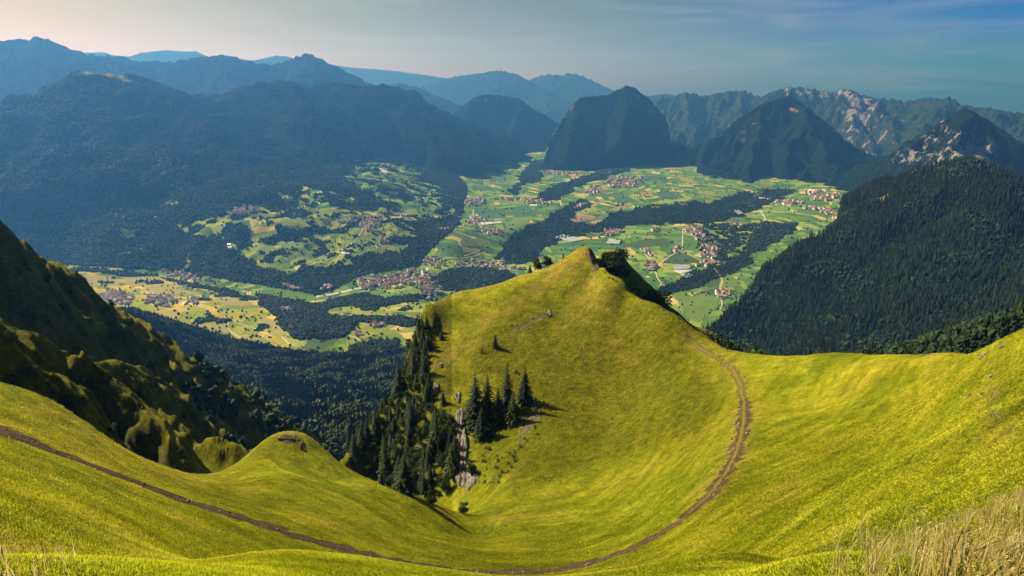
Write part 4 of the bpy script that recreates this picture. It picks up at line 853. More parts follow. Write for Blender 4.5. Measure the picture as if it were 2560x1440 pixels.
def ribbon(name, path, half, p, lift, mat, m=5, ragged=0.0, rut=0.0, attr=None, kind='structure', nscale=1.6):
    d = np.gradient(path[:, :2], axis=0); d /= np.linalg.norm(d, axis=1, keepdims=True) + 1e-9; nr = np.stack([-d[:, 1], d[:, 0]], -1)
    s = np.concatenate([[0], np.cumsum(np.linalg.norm(np.diff(path[:, :2], axis=0), axis=1))]); half = np.broadcast_to(np.asarray(half, float), s.shape)
    hl = half * (1 + ragged * fbm(s / nscale, s * 0 + 3.3, 3, 201)); hr = half * (1 + ragged * fbm(s / nscale, s * 0 + 9.3, 3, 202))
    u = np.linspace(-1, 1, m); off = np.where(u[None] < 0, u[None] * hl[:, None], u[None] * hr[:, None])
    X = path[:, 0:1] + nr[:, 0:1] * off; Y = path[:, 1:2] + nr[:, 1:2] * off
    Z = p.sample(X, Y) + lift * (1 - 0.75 * np.abs(u[None]) ** 4) - rut * (np.exp(-((np.abs(u[None]) - 0.5) / 0.2) ** 2))
    A = {'grassy': (attr(u[None] + 0 * X, s[:, None] + 0 * X)).reshape(-1)} if attr else None
    me = mesh_np(name, np.stack([X, Y, Z], -1).reshape(-1, 3), grid_faces(len(s), m), mat, True, A)
    o = link(D.objects.new(name, me)); tag(o, kind=kind); return o

# ---- the farm track round the bowl
TR = [(-60,1056),(0,1080),(60,1102),(150,1137),(230,1163),(300,1190),(380,1222),(450,1248),(530,1272),(600,1294),(680,1320),(750,1342),(830,1366),(900,1384),(980,1402),(1060,1416),(1140,1426),(1220,1431),(1320,1430),(1400,1424),(1480,1408),(1560,1380),(1640,1342),(1720,1288),(1780,1230),(1820,1175),(1845,1120),(1858,1060),(1860,1010),(1850,960),(1832,925),(1800,900),(1765,878),(1735,856),(1712,838)]
tp = hit(fg, [a for a, b in TR], [b for a, b in TR], 4, 330); tp = tp[~np.isnan(tp[:, 0])]
tpath = smooth_path(tp, 0.35); sL = np.linspace(0, 1, len(tpath))
tpx, tpy = pix(tpath[:, 0], tpath[:, 1], tpath[:, 2])
half = np.interp(tpx, [0, 600, 900, 1200, 1500, 1800, 1900], [3.1, 3.0, 3.0, 2.9, 2.3, 1.6, 1.5]); half = np.where(tpy < 1000, 1.2, half)
gr = np.where(tpy < 1000, 0.5, np.interp(tpx, [0, 300, 500, 1000, 1400, 1600, 1750, 1850], [0.05, 0.08, 0.15, 0.02, 0.05, 0.15, 0.25, 0.35]))
grd = dict(zip(range(len(gr)), gr))
track = ribbon('dirt_track', tpath, half, fg, 0.10, M['dirt'], m=15, ragged=0.75, rut=0.05, nscale=2.4,
               attr=lambda u, s: np.clip(gr[:, None] + 0.35 * np.exp(-(u / 0.22) ** 2) + 0.45 * sstep(0.65, 1.0, np.abs(u)), 0, 1))

# ---- pale roads, riverbed
ROADS = [[(560,790),(575,802),(566,818),(580,832),(610,848),(650,868),(692,890)],[(575,802),(610,812),(640,822),(680,840)],[(705,842),(720,858),(740,868),(756,858),(772,845),(800,836),(850,834),(880,840),(910,858),(930,890)],
 [(862,636),(872,615),(888,600),(905,585),(912,570),(920,553),(940,540)],[(750,668),(780,665),(800,652),(820,648)],[(195,722),(210,728),(220,740),(225,750)],[(172,700),(190,715),(208,724)],[(368,655),(374,670)],[(460,756),(485,762),(510,772)],
 [(1183,525),(1183,540),(1192,550),(1200,562),(1208,574)],[(1092,576),(1130,572),(1160,560)],[(1150,600),(1148,612),(1155,620),(1205,624),(1180,634),(1160,640)],[(1110,646),(1150,648),(1190,640),(1215,630)],
 [(1708,572),(1706,600),(1706,625)],[(1700,627),(1675,640),(1650,660)],[(1700,627),(1730,640),(1755,652)],[(1745,590),(1760,605),(1775,622)],[(1600,620),(1612,635),(1626,648)],[(1785,670),(1800,688),(1808,705),(1800,718),(1796,730),(1800,745),(1808,760),(1798,778)],
 [(1640,670),(1640,690),(1655,710)],[(1672,742),(1690,755),(1702,775)],[(1720,738),(1760,725),(1785,720)],[(1965,520),(1985,530),(2010,537),(2050,542)],[(1900,527),(1910,540),(1915,552)],[(1560,655),(1600,657),(1650,660),(1700,662)],[(1400,500),(1404,515)],[(1680,470),(1690,485)],[(1570,424),(1600,420),(1660,420)]]
for i, rd in enumerate(ROADS):
    P = on_valley([a for a, b in rd], [b for a, b in rd]); rr_ = np.hypot(P[:, 0], P[:, 1]).mean()
    ribbon('road', smooth_path(P, 8.0), 2.6 * rr_ / 2600, valley, 1.3, M['road'], m=3)
RB = on_valley([790,830,880,920,960,1010,1050,1070], [742,736,724,716,706,700,690,670])
ribbon('riverbed', smooth_path(RB, 10), 9, valley, 1.0, mat_flat('river gravel', [(0.30, 0.28, 0.24), (0.45, 0.42, 0.37)], 0.05), m=3)

# ---- single fields that stand out, laid on the valley floor
def drape(poly, lift, sub=3):
    P = [np.array(q, float) for q in poly]; c = sum(P) / len(P); T = [(c, P[i], P[(i + 1) % len(P)]) for i in range(len(P))]
    for _ in range(sub): T = [t for a, b, d in T for t in ((a, (a + b) / 2, (a + d) / 2), ((a + b) / 2, b, (b + d) / 2), ((a + d) / 2, (b + d) / 2, d), ((a + b) / 2, (b + d) / 2, (a + d) / 2))]
    A = np.array(T).reshape(-1, 2); W = on_valley(A[:, 0], A[:, 1]); W[:, 2] += lift
    u, inv = np.unique(np.round(A, 4), axis=0, return_inverse=True); V = np.zeros((len(u), 3)); V[inv.ravel()] = W
    F = inv.reshape(-1, 3)
    a, b, c = V[F[:, 0]], V[F[:, 1]], V[F[:, 2]]; fl = np.cross(b - a, c - a)[:, 2] < 0; F[fl] = F[fl][:, ::-1]
    return V, F
FIELDS = [('tan',[(1422,554),(1445,532),(1492,542),(1480,549),(1435,557)]),('gold',[(1478,515),(1490,503),(1506,505),(1490,515)]),('gold',[(1500,465),(1518,466),(1521,474),(1502,478)]),('tan',[(1685,505),(1697,501),(1719,511),(1709,514)]),
 ('gold',[(1520,526),(1549,515),(1574,507),(1578,509),(1570,522),(1539,528)]),('gold',[(1623,515),(1652,515),(1652,519),(1629,521)]),('tan',[(1420,435),(1430,433),(1457,439),(1432,444)]),('tan',[(1596,417),(1695,419),(1695,423),(1598,422)]),
 ('gold',[(1686,690),(1694,687),(1708,700),(1702,702)]),('gold',[(1602,590),(1637,589),(1639,601),(1632,597),(1604,595)]),('vine',[(1698,628),(1753,652),(1706,660),(1655,658)]),('lime',[(1702,749),(1751,734),(1794,745),(1794,767),(1747,806),(1715,794)]),
 ('vine',[(1762,706),(1800,695),(1798,712),(1770,722)]),('lime',[(1805,695),(1821,685),(1852,705),(1848,716),(1807,718)]),('lime',[(1678,738),(1700,730),(1722,745),(1690,750)]),('vine',[(1722,745),(1762,722),(1798,716),(1794,740),(1750,732)]),
 ('vine',[(778,840),(844,834),(849,846),(825,863),(786,876),(756,872)]),('gold',[(640,790),(690,800),(735,825),(700,845),(668,830)]),('gold',[(480,800),(560,800),(575,830),(520,850),(470,830)]),('lime',[(620,850),(660,845),(690,868),(640,872)]),
 ('lime',[(1878,498),(1902,486),(1926,460),(1905,445),(1898,470)]) ,('teal',[(1930,462),(1985,460),(1990,468),(1935,470)]),('lime',[(1862,507),(1888,505),(1886,516),(1868,516)]),('teal',[(1270,520),(1320,515),(1350,535),(1300,545)]),('lime',[(1282,545),(1330,540),(1318,565),(1260,580)]),
 ('teal',[(1190,525),(1260,522),(1262,545),(1200,548)]),('teal',[(1130,535),(1168,533),(1168,545),(1125,545)]),('lime',[(1120,550),(1150,540),(1165,555),(1135,565)]),('teal',[(1220,440),(1262,432),(1268,450),(1225,456)]),('teal',[(1180,462),(1245,470),(1250,478),(1180,474)]),
 ('gold',[(1155,620),(1205,622),(1190,630),(1160,632)]),('lime',[(1150,602),(1200,595),(1230,605),(1200,618),(1155,615)]),('lime',[(880,600),(925,585),(960,600),(920,618)]),('lime',[(700,608),(735,605),(742,622),(705,625)]),('gold',[(620,548),(648,540),(655,560),(630,570)]),
 ('lime',[(760,630),(800,625),(835,645),(790,650)]),('gold',[(150,690),(280,690),(300,715),(180,715)]),('gold',[(350,712),(450,712),(480,735),(380,738)]),('gold',[(300,694),(400,690),(430,703),(320,706)]),('vine',[(445,712),(485,712),(480,726),(440,726)]),('teal',[(505,730),(525,730),(522,752),(503,750)]),
 ('gold',[(530,740),(600,745),(640,765),(560,765)]),('gold',[(390,780),(440,775),(450,800),(400,800)]),('lime',[(330,725),(350,720),(350,738),(325,738)]),('vine',[(1440,583),(1475,580),(1500,590),(1470,594)]),('vine',[(1560,612),(1600,600),(1640,615),(1590,622)]),('vine',[(1600,600),(1660,596),(1690,612),(1640,612)]),
 ('teal',[(1530,490),(1570,492),(1600,505),(1545,505)]),('teal',[(1640,480),(1690,478),(1710,495),(1650,495)]),('gold',[(1600,480),(1625,478),(1635,490),(1605,492)]),('gold',[(1745,475),(1790,480),(1780,488),(1745,484)]),('teal',[(1600,440),(1660,437),(1670,450),(1610,452)]),('gold',[(1690,440),(1720,445),(1750,458),(1710,455)])]
for i, (mk, poly) in enumerate(FIELDS):
    V, F = drape(poly, 0.8); me = mesh_np('field', V, F, M[mk], True); o = link(D.objects.new('field', me), valley_o)
# white nets, tunnels and sheds: low ridged roofs over side walls
SHEDS = [('net',[(1385,595),(1410,587),(1457,601),(1430,606)],5,'grey white orchard netting below the wooded gorge'),('net',[(1523,597),(1553,603),(1547,612),(1514,610)],4,'pale grey netting just above the grassy summit'),
 ('net',[(1683,664),(1725,663),(1726,673),(1686,677)],4,'broad grey netting beside the eastern crossroads village'),('white',[(1686,678),(1729,676),(1729,680),(1704,685)],3,'narrow white tunnels in front of the broad grey netting'),
 ('net',[(1702,686),(1721,684),(1733,691),(1718,696)],4,'green grey netting beside the yellow strip field'),('white',[(946,422),(955,422),(975,434),(965,436)],3,'long white greenhouse below the hillside village'),
 ('white',[(1200,558),(1252,555),(1255,559),(1207,563)],3,'very long white shed at the plain village'),('net',[(975,536),(998,530),(1026,538),(1014,544)],4,'slate blue netting on the hillside shelf'),('white',[(1090,572),(1123,569),(1127,573),(1100,576)],2,'pale works yard at the forest edge'),
 ('white',[(568,610),(576,610),(580,622),(570,622)],2,'small white shed alone in the hillside woods'),('white',[(855,631),(874,633),(874,637),(858,637)],2,'white shed at the foot of the pale hill road'),
 ('white',[(2018,475),(2050,475),(2048,480),(2022,481)],2,'flat white works roof below the far cliffs'),('white',[(1896,494),(1926,497),(1924,499),(1898,497)],2,'thin white shed row among far green fields'),('net',[(1834,527),(1850,526),(1858,535),(1844,537)],3,'pale green netting by the far village road'),
 ('white',[(1326,512),(1345,513),(1342,516),(1328,515)],2,'short white shed in front of the plain street village'),('white',[(455,758),(466,752),(470,756),(460,764)],2,'pale shed between the two terrace hamlets')]
for mk, poly, ridges, lab in SHEDS:
    q = [np.array(p, float) for p in poly]; n = ridges * 2; W = []
    for side in ((q[0], q[3]), (q[1], q[2])): pass
    rows = []
    for k in range(n + 1):
        t = k / n; a = q[0] + (q[3] - q[0]) * t; b = q[1] + (q[2] - q[1]) * t
        L = on_valley(np.linspace(a[0], b[0], 5), np.linspace(a[1], b[1], 5)); L[:, 2] += 4.5 if k % 2 == 0 else 7.0; rows.append(L)
    V = np.concatenate(rows); F = [tuple(f) for f in grid_faces(n + 1, 5)]; nv = len(V)
    low = V.copy(); low[:, 2] = valley.sample(low[:, 0], low[:, 1]) - 0.5
    ring = list(range(5)) + [5 * k + 4 for k in range(1, n + 1)] + list(range(5 * n + 3, 5 * n - 1, -1)) + [5 * k for k in range(n - 1, 0, -1)]
    idx = {v: nv + j for j, v in enumerate(ring)}; VV = np.concatenate([V, low[ring]])
    for j, v in enumerate(ring): w = ring[(j + 1) % len(ring)]; F.append((v, w, idx[w], idx[v]))
    root = D.objects.new('orchard_netting' if mk == 'net' else 'greenhouse', None); link(root); c = on_valley([q[0][0]], [q[0][1]])[0]; root.location = c
    nr_ = n * 4
    mr = tri_mesh('roof', V - c, F[:nr_], [M[mk]]); mw = tri_mesh('side_wall', VV - c, F[nr_:], [M[mk]])
    link(D.objects.new('roof', mr), root); link(D.objects.new('side_wall', mw), root)
    tag(root, lab, 'netting' if mk == 'net' else 'greenhouse')

# ---- houses
ROOFC = {'red': (0.23, 0.115, 0.075), 'brown': (0.15, 0.11, 0.085), 'pale': (0.32, 0.25, 0.20), 'grey': (0.18, 0.165, 0.16)}
WALLC = {'white': (0.72, 0.69, 0.62), 'cream': (0.66, 0.55, 0.38), 'stone': (0.42, 0.36, 0.29)}
RM = {k: mat_flat(k + ' roof tiles', [tuple(0.75 * q for q in c), c], 0.5) for k, c in ROOFC.items()}
WM = {k: mat_flat(k + ' plaster', [tuple(0.85 * q for q in c), c], 0.4) for k, c in WALLC.items()}
def house_mesh(L, Wd, H, roof, ov=0.7):
    a, b = L / 2, Wd / 2; h = H
    wv = [(-a, -b, -3), (a, -b, -3), (a, b, -3), (-a, b, -3), (-a, -b, h), (a, -b, h), (a, b, h), (-a, b, h), (-a, 0, h + roof), (a, 0, h + roof)]
    wf = [(0, 1, 5, 4), (2, 3, 7, 6), (1, 2, 6, 9, 5), (3, 0, 4, 8, 7)]
    t = 0.35; o = ov; hr = h + roof + 0.25; he = h - 0.15; rv = []
    for z in (0, -t): rv += [(-a - o, -b - o, he + z), (a + o, -b - o, he + z), (a + o, 0, hr + z), (-a - o, 0, hr + z), (-a - o, b + o, he + z), (a + o, b + o, he + z)]
    rf = [(0, 1, 2, 3), (3, 2, 5, 4), (6, 9, 8, 7), (9, 10, 11, 8), (0, 6, 7, 1), (4, 5, 11, 10), (0, 3, 9, 6), (3, 4, 10, 9), (1, 7, 8, 2), (2, 8, 11, 5)]
    return wv, wf, rv, rf
SIZES = [('small', 13, 10, 6, 2.6), ('long', 24, 11, 6.5, 2.8), ('tall', 15, 12, 10.5, 3.0), ('broad', 18, 14, 8, 3.4)]
HM = {}
for sn, L, Wd, H, rf_ in SIZES:
    wv, wf, rv, rf = house_mesh(L, Wd, H, rf_)
    for rk in ROOFC: HM[sn, 'r', rk] = tri_mesh('roof', rv, rf, [RM[rk]])
    for wk in WALLC: HM[sn, 'w', wk] = tri_mesh('wall', wv, wf, [WM[wk]])
VNAME = {0: 'village beside the grassy ridge', 1: 'tree-shaded terrace hamlet', 2: 'farmsteads east of the terrace hamlet', 3: 'red village above the spruce edge', 4: 'roadside row along the shaded river', 5: 'valley town', 6: 'quarter below the wooded knoll', 7: 'quarter by the gorge mouth',
         8: 'suburb behind the grassy peak', 9: 'outer suburb', 33: 'vineyard hamlet below the dark mountain', 42: 'farms under the round wood', 43: 'hedge-lined farm row', 44: 'farms beside the striped fields', 45: 'lone white farm by the track junction', 46: 'river bridge', 47: 'river meadow', 48: 'farm at the foot of the netting', 41: 'x'}
allh = []
for vi, (c, rx, ry, rot, n, g) in enumerate(VIL):
    if n == 0: continue
    k = 0; tries = 0; pts = []
    while k < n and tries < n * 60:
        tries += 1; u = rng.normal(0, 0.52); v = rng.normal(0, 0.52)
        if u * u + v * v > 1.3: continue
        qx = c[0] + u * rx * math.cos(rot) - v * ry * math.sin(rot); qy = c[1] + u * rx * math.sin(rot) + v * ry * math.cos(rot)
        W = on_valley([qx], [qy])[0]
        if any(np.hypot(*(W[:2] - p[:2])) < 15 for p in pts): continue
        pts.append(W); k += 1; allh.append((np.hypot(W[0], W[1]), vi, u, v, W, math.atan2(W[0], W[1]) + rot))
allh.sort(key=lambda t: t[0]); near = allh[:300]; farh = allh[300:]
def pick(w): 
    t = rng.random() * sum(w.values())
    for k, q in w.items():
        t -= q
        if t <= 0: return k
    return k
seen = {}
for r_, vi, u, v, W, ang in near:
    rk = pick({'red': 0.75, 'pale': 0.25} if vi == 3 else {'red': 0.25, 'brown': 0.38, 'pale': 0.25, 'grey': 0.12}); wk = pick({'white': 0.45, 'cream': 0.3, 'stone': 0.25}); si = int(rng.integers(0, 4)); sn = SIZES[si][0]
    root = D.objects.new('house', None); link(root); root.location = W; root.rotation_euler = (0, 0, rng.choice([0, 1.5708]) - ang * 0.6 + rng.normal(0, 0.25)); s = 1.2 * r_ / 2400 ; s = min(max(s * 0.8, 0.85), 1.2); root.scale = (s, s, s)
    link(D.objects.new('wall', HM[sn, 'w', wk]), root); link(D.objects.new('roof', HM[sn, 'r', rk]), root)
    pos = ('upper ' if v < -0.35 else 'lower ' if v > 0.35 else 'central ') + ('western edge' if u < -0.45 else 'eastern edge' if u > 0.45 else 'middle')
    lab = f"{sn} {wk} {rk}-roofed house, {pos} of the {VNAME.get(vi, 'valley village')}"
    lab = ' '.join(lab.split()[:16]) if len(lab.split()) > 16 else lab
    tag(root, lab, 'house', f"houses of the {VNAME.get(vi, 'valley village')}")
HP = []
for sn, L, Wd, H, rf_ in SIZES[:3]:
    wv, wf, rv, rf = house_mesh(L, Wd, H, rf_); nw = len(wv)
    HP.append(unlinked('far_house', tri_mesh('far_house', wv + rv, wf + [tuple(i + nw for i in f) for f in rf], [M['plaster'], M['roof']], [0] * len(wf) + [1] * len(rf))))
if farh:
    P = np.array([t[4] for t in farh]); scatter('distant_houses', HP, P, np.clip(np.array([t[0] for t in farh]) / 3400, 0.9, 1.5))

# ---- rocks
def crag(name, poly, label, depth=1.6, n=26, p=None, r0=60, r1=340, cat='rock', seed=0, mat=None):
    p = p or fg; q = np.array(poly, float); x0, y0 = q.min(0); x1, y1 = q.max(0); gx, gy = np.meshgrid(np.linspace(x0, x1, n), np.linspace(y0, y1, int(n * 1.6)))
    W = hit(p, gx.ravel(), gy.ravel(), r0, r1, 700); ok = ~np.isnan(W[:, 0]); m = inpoly(gx, gy, poly).astype(float)
    m = blur(m, 1).ravel(); W = np.where(np.isnan(W), np.nanmean(W, 0), W)
    N = p.normal(W[:, 0], W[:, 1]); out = -W / np.linalg.norm(W, axis=1, keepdims=True); dirn = N + out * 0.8; dirn /= np.linalg.norm(dirn, axis=1, keepdims=True)
    sz_ = np.ptp(W[:, 0]) + np.ptp(W[:, 2]); q_ = max(0.7, min(1.6, 0.12 * sz_)); blocks = ridged(W[:, 0] / q_ + seed, W[:, 2] / (3.2 * q_), 4, 301 + seed, 0.65) - 0.5
    dsp = np.where(m > 0.3, depth * (0.35 + 1.5 * blocks) * sstep(0.2, 0.9, m), -0.9)
    V = W + dirn * dsp[:, None]; F = grid_faces(*gx.shape); F = F[(m[F] > 0.15).any(1)]
    used = np.unique(F); mp = -np.ones(len(V), int); mp[used] = np.arange(len(used)); c = V[used].mean(0)
    o = link(D.objects.new(name, mesh_np(name, V[used] - c, mp[F], mat or M['rock'], False))); o.location = c; tag(o, label, cat, None); return o
crag('limestone_cliff', [(1141,1028),(1158,1022),(1162,1075),(1170,1110),(1168,1140),(1180,1165),(1198,1192),(1190,1207),(1170,1228),(1150,1216),(1136,1196),(1139,1150),(1146,1110),(1140,1070)], 'tall pale limestone cliff below the spruce group on the peak', 1.7, 36)
crag('limestone_crag', [(1072,975),(1085,958),(1100,962),(1097,980),(1088,990),(1075,985)], 'white limestone crag on the wooded shoulder left of the spruces', 1.6, 16, seed=1)
crag('limestone_crag', [(1138,985),(1150,980),(1152,1000),(1146,1010),(1138,1000)], 'small pale crag at the top of the tall cliff', 1.0, 12, seed=2)
crag('summit_rock', [(1466,622),(1480,618),(1492,640),(1500,672),(1488,680),(1474,655)], 'rock face coloured as in shadow at the very top of the grassy peak', 0.8, 16, r0=200, seed=3, mat=M['shaderock'])
crag('knoll_rock', [(692,1094),(712,1086),(742,1090),(760,1108),(765,1130),(752,1126),(738,1104),(712,1098),(700,1106)], 'rock band coloured as in shadow across the top of the small knoll', 0.45, 26, seed=4, mat=M['shaderock'])
crag('limestone_crag', [(1366,786),(1374,776),(1380,790),(1372,794)], 'single dark outcrop high on the face of the peak', 0.9, 10, seed=5)
crag('limestone_crag', [(1098,910),(1106,908),(1108,922),(1100,922)], 'tiny white crag on the dry spur left of the peak', 0.9, 10, seed=6)
import bmesh
def boulder_mesh(seed):
    R = random.Random(seed); bm = bmesh.new(); bmesh.ops.create_icosphere(bm, subdivisions=2, radius=0.5)
    pl = [(Vector((R.gauss(0, 1), R.gauss(0, 1), R.gauss(0, 1))).normalized(), R.uniform(0.28, 0.42)) for _ in range(9)]
    for v in bm.verts:
        for nn, dd in pl:
            t = v.co.dot(nn) - dd
            if t > 0: v.co -= nn * t
    me = D.meshes.new('boulder'); bm.to_mesh(me); bm.free(); me.materials.append(M['rock']); return me
BM = [boulder_mesh(i) for i in range(5)]
BO = [((1290,815),1.6,'on the rock line under the upper dry spur'),((1312,806),1.3,'on the rock line under the upper dry spur'),((1330,798),1.9,'on the rock line under the upper dry spur'),((1345,792),1.2,'on the rock line under the upper dry spur'),((1300,1092),1.6,'in the dark scrub right of the cliff'),((1322,1070),1.1,'in the dark scrub right of the cliff'),((1300,1130),1.0,'in the dark scrub right of the cliff'),
      ((2425,990),0.8,'on the bright slope near the saddle end'),((2456,985),0.6,'on the bright slope near the saddle end'),((2480,940),0.9,'on the rim of the bright slope'),((2500,1045),0.5,'on the steep bright slope'),((2436,1100),0.45,'on the steep bright slope'),((2505,870),1.2,'on the rim of the bright slope'),((2456,895),1.6,'on the rim of the bright slope'),((2468,884),1.1,'on the rim of the bright slope'),
      ((1470,920),0.6,'lying alone on the smooth face of the peak'),((1262,1315),1.2,'in the gully mouth at the bowl floor'),((1236,1312),0.9,'in the gully mouth at the bowl floor'),((1215,1075),1.5,'under the tall spruces'),((1380,1205),0.5,'low on the smooth face of the peak'),((1485,1105),0.6,'beside a bare scrape on the smooth face'),((1475,1110),0.5,'beside a bare scrape on the smooth face')]
for i, ((a, b), s, where) in enumerate([(q[0], q[1] * 0.7, q[2]) for q in BO]):
    W = hit(fg, a, b, 5, 330)[0]
    if np.isnan(W[0]): continue
    o = link(D.objects.new('boulder', BM[i % 5])); o.location = W; o.scale = (s * rng.uniform(0.9, 1.5), s * rng.uniform(0.8, 1.2), s * rng.uniform(0.7, 1.1)); o.rotation_euler = (0, 0, rng.uniform(0, 6.28))
    big = 'large' if s > 0.88 else 'mid-sized' if s > 0.53 else 'small'; tag(o, f'{big} pale boulder {where}', 'boulder', 'boulders ' + where)
# loose stones along the track
n = 420; k = rng.integers(0, len(tpath), n); d = np.gradient(tpath[:, :2], axis=0); d /= np.linalg.norm(d, axis=1, keepdims=True)
o_ = rng.normal(0, 1.1, n); X = tpath[k, 0] - d[k, 1] * o_; Y = tpath[k, 1] + d[k, 0] * o_
scatter('track_stones', [unlinked('stone', b) for b in BM], np.stack([X, Y, fg.sample(X, Y) + 0.08], -1), rng.gamma(2.0, 0.09, n) + 0.08)

# ---- trees of the near hills, each one an object
SPR = [spruce_parts(i, 16, 3.5 + 0.5 * (i % 3)) for i in range(5)]
BRO = [broad_parts(20 + i, 8, 3.1, 1500) for i in range(4)]
SHR = [broad_parts(40 + i, 3.0, 1.7, 600) for i in range(3)]
def plant(kind, W, h, label, group=None, sink=0.3):
    if kind == 'spruce_tree': i = int(rng.integers(0, 5)); tr, cr = SPR[i]; s = h / 16
    elif kind == 'broadleaf_tree': i = int(rng.integers(0, 4)); tr, cr = BRO[i]; s = h / 8
    else: i = int(rng.integers(0, 3)); tr, cr = SHR[i]; s = h / 3
    root = D.objects.new(kind, None); link(root); root.location = (W[0], W[1], W[2] - sink); root.rotation_euler = (0, 0, rng.uniform(0, 6.28)); w = s * rng.uniform(0.85, 1.15); root.scale = (w, w, s)
    link(D.objects.new('trunk', tr), root); link(D.objects.new('crown', cr), root)
    tag(root, label, 'tree' if kind != 'shrub' else 'shrub', group)
def tree_px(kind, bx, by, hpx, label, group=None, p=None, r0=60, r1=345):
    W = hit(p or fg, bx, by, r0, r1)[0]
    if np.isnan(W[0]): return
    dist = np.linalg.norm(W); plant(kind, W, hpx / F_ * dist * 1.14, label, group)
SPEC = [('spruce_tree',1268,1035,128,'tallest dark spruce in the group on the face of the peak'),('spruce_tree',1312,1008,88,'spruce standing apart at the right of the spruce group'),('spruce_tree',1190,1070,132,'tall narrow spruce directly right of the limestone cliff top'),
 ('spruce_tree',1220,1062,122,'tall spruce second from the limestone cliff'),('spruce_tree',1246,1062,90,'shorter spruce in front of the tallest one'),('spruce_tree',1205,1098,80,'spruce low in front of the narrow pair by the cliff'),('spruce_tree',1282,1060,80,'spruce at the foot of the tallest one'),
 ('spruce_tree',1103,849,28,'small lone spruce high on the dry spur of the peak'),('spruce_tree',1238,868,36,'lone spruce on the middle of the grassy face'),('shrub',1205,884,16,'round shrub just left of the lone mid-face spruce'),('shrub',1290,935,12,'tiny shrub above the spruce group'),
 ('spruce_tree',1068,822,44,'spruce on the shoulder edge nearest the dry spur'),('spruce_tree',1085,818,36,'second spruce on the shoulder edge'),('spruce_tree',1046,834,46,'spruce at the outer shoulder edge over the valley'),('spruce_tree',1056,862,54,'spruce below the outer shoulder edge'),
 ('spruce_tree',1013,872,64,'pointed spruce breaking the skyline over the valley fields'),('spruce_tree',985,935,82,'broad spruce left of the pointed skyline spruce'),('spruce_tree',1036,945,96,'tall spruce under the shoulder edge'),('spruce_tree',1062,950,84,'spruce beside the tall one under the shoulder'),('spruce_tree',1000,985,100,'large dark spruce on the outer flank'),
 ('spruce_tree',1030,1090,118,'large spruce at the centre of the wooded flank'),('spruce_tree',1092,1130,124,'large spruce between the white crag and the cliff'),('spruce_tree',1108,1012,48,'small spruce right of the white crag'),('spruce_tree',966,1195,130,'big spruce at the bottom of the wooded flank'),('spruce_tree',1000,1210,90,'spruce at the lower edge beside the lip of the meadow'),
 ('broadleaf_tree',1080,1258,42,'dark round tree peeping over the meadow lip'),('broadleaf_tree',1215,1100,40,'leafy tree at the base of the spruce group'),('broadleaf_tree',1180,1190,40,'leafy tree clinging beside the lower cliff'),('spruce_tree',1130,1180,90,'spruce left of the lower cliff'),('spruce_tree',940,1090,80,'spruce on the far rim of the wooded flank'),
 ('spruce_tree',1068,1010,70,'spruce above the white crag'),('broadleaf_tree',1160,1285,30,'low tree in the gully under the cliff'),('spruce_tree',905,1130,74,'outermost spruce of the wooded flank')]
for s in SPEC: tree_px(s[0], s[1], s[2], s[3] * (0.8 if s[1] < 1140 else 1.0), s[4])
for a, b, hp, lab in [(1345,668,30,'dark tree behind the left skyline of the peak'),(1368,668,36,'tallest dark tree behind the left skyline of the peak'),(1325,678,22,'small dark tree lowest on the left skyline'),(1408,655,20,'thin dark tree poking over the left skyline')]:
    az, e = ray(a, b); W = np.array([math.sin(az) * 308, math.cos(az) * 308, 0]); W[2] = fg.sample(W[0:1], W[1:2])[0]
    plant('broadleaf_tree' if hp > 25 else 'spruce_tree', W, max(e * 308 - W[2], 0) + hp / F_ * 330, lab)
for a, b, hp, lab in [(1808,858,26,'dark tree behind the right shoulder of the peak'),(1825,868,34,'bushy dark tree behind the right shoulder'),(1842,878,30,'dark tree lowest behind the right shoulder'),(1790,846,16,'small dark tree highest behind the right shoulder'),(1545,632,14,'low bush on the second crest near the summit'),(1640,735,18,'bush under the second crest'),(1668,765,20,'dark bush where the second crest drops')]:
    az, e = ray(a, b); rr_ = 262 if a > 1700 else 300; W = np.array([math.sin(az) * rr_, math.cos(az) * rr_, 0]); W[2] = fg.sample(W[0:1], W[1:2])[0]
    plant('broadleaf_tree', W, max(e * rr_ - W[2], 0) + hp / F_ * rr_ * 1.1, lab)
# the wooded flank: filled tree by tree
FLP = [(1040,800),(1080,850),(1060,940),(1085,990),(1065,1010),(1130,1060),(1140,1120),(1135,1210),(1110,1250),(1060,1245),(1000,1232),(940,1205),(890,1175),(860,1130),(900,1050),(950,990),(985,900),(1010,850)]
cnt = {'spruce_tree': 0, 'broadleaf_tree': 0}; pts = []
def where(a, b):
    v = 'topmost' if b < 900 else 'upper' if b < 980 else 'middle' if b < 1060 else 'lower' if b < 1140 else 'bottom'; h = 'outer rim' if a < 940 else 'outer half' if a < 1000 else 'inner half' if a < 1060 else 'cliff side'
    return f'{v} {h} of the wooded flank left of the peak'
tries = 0
while len(pts) < 270 and tries < 5000:
    tries += 1; a = rng.uniform(850, 1150); b = rng.uniform(800, 1255)
    if not inpoly(a, b, FLP): continue
    W = hit(fg, a, b, 120, 330, 500)[0]
    if np.isnan(W[0]) or any(np.hypot(*(W[:2] - q[:2])) < 2.3 for q in pts): continue
    pts.append(W); kind = 'spruce_tree' if rng.random() < 0.26 else 'broadleaf_tree'; h = rng.uniform(4, 11.5) if kind == 'spruce_tree' else rng.uniform(2.5, 6.5)
    sz = ('tall ' if h > 8.5 else 'short ') if kind == 'spruce_tree' else ('full ' if h > 4.6 else 'low ')
    plant(kind, W, h, f"{sz}{'dark spruce' if kind == 'spruce_tree' else 'leafy tree'} at the {where(a, b)}", 'trees of the ' + where(a, b))
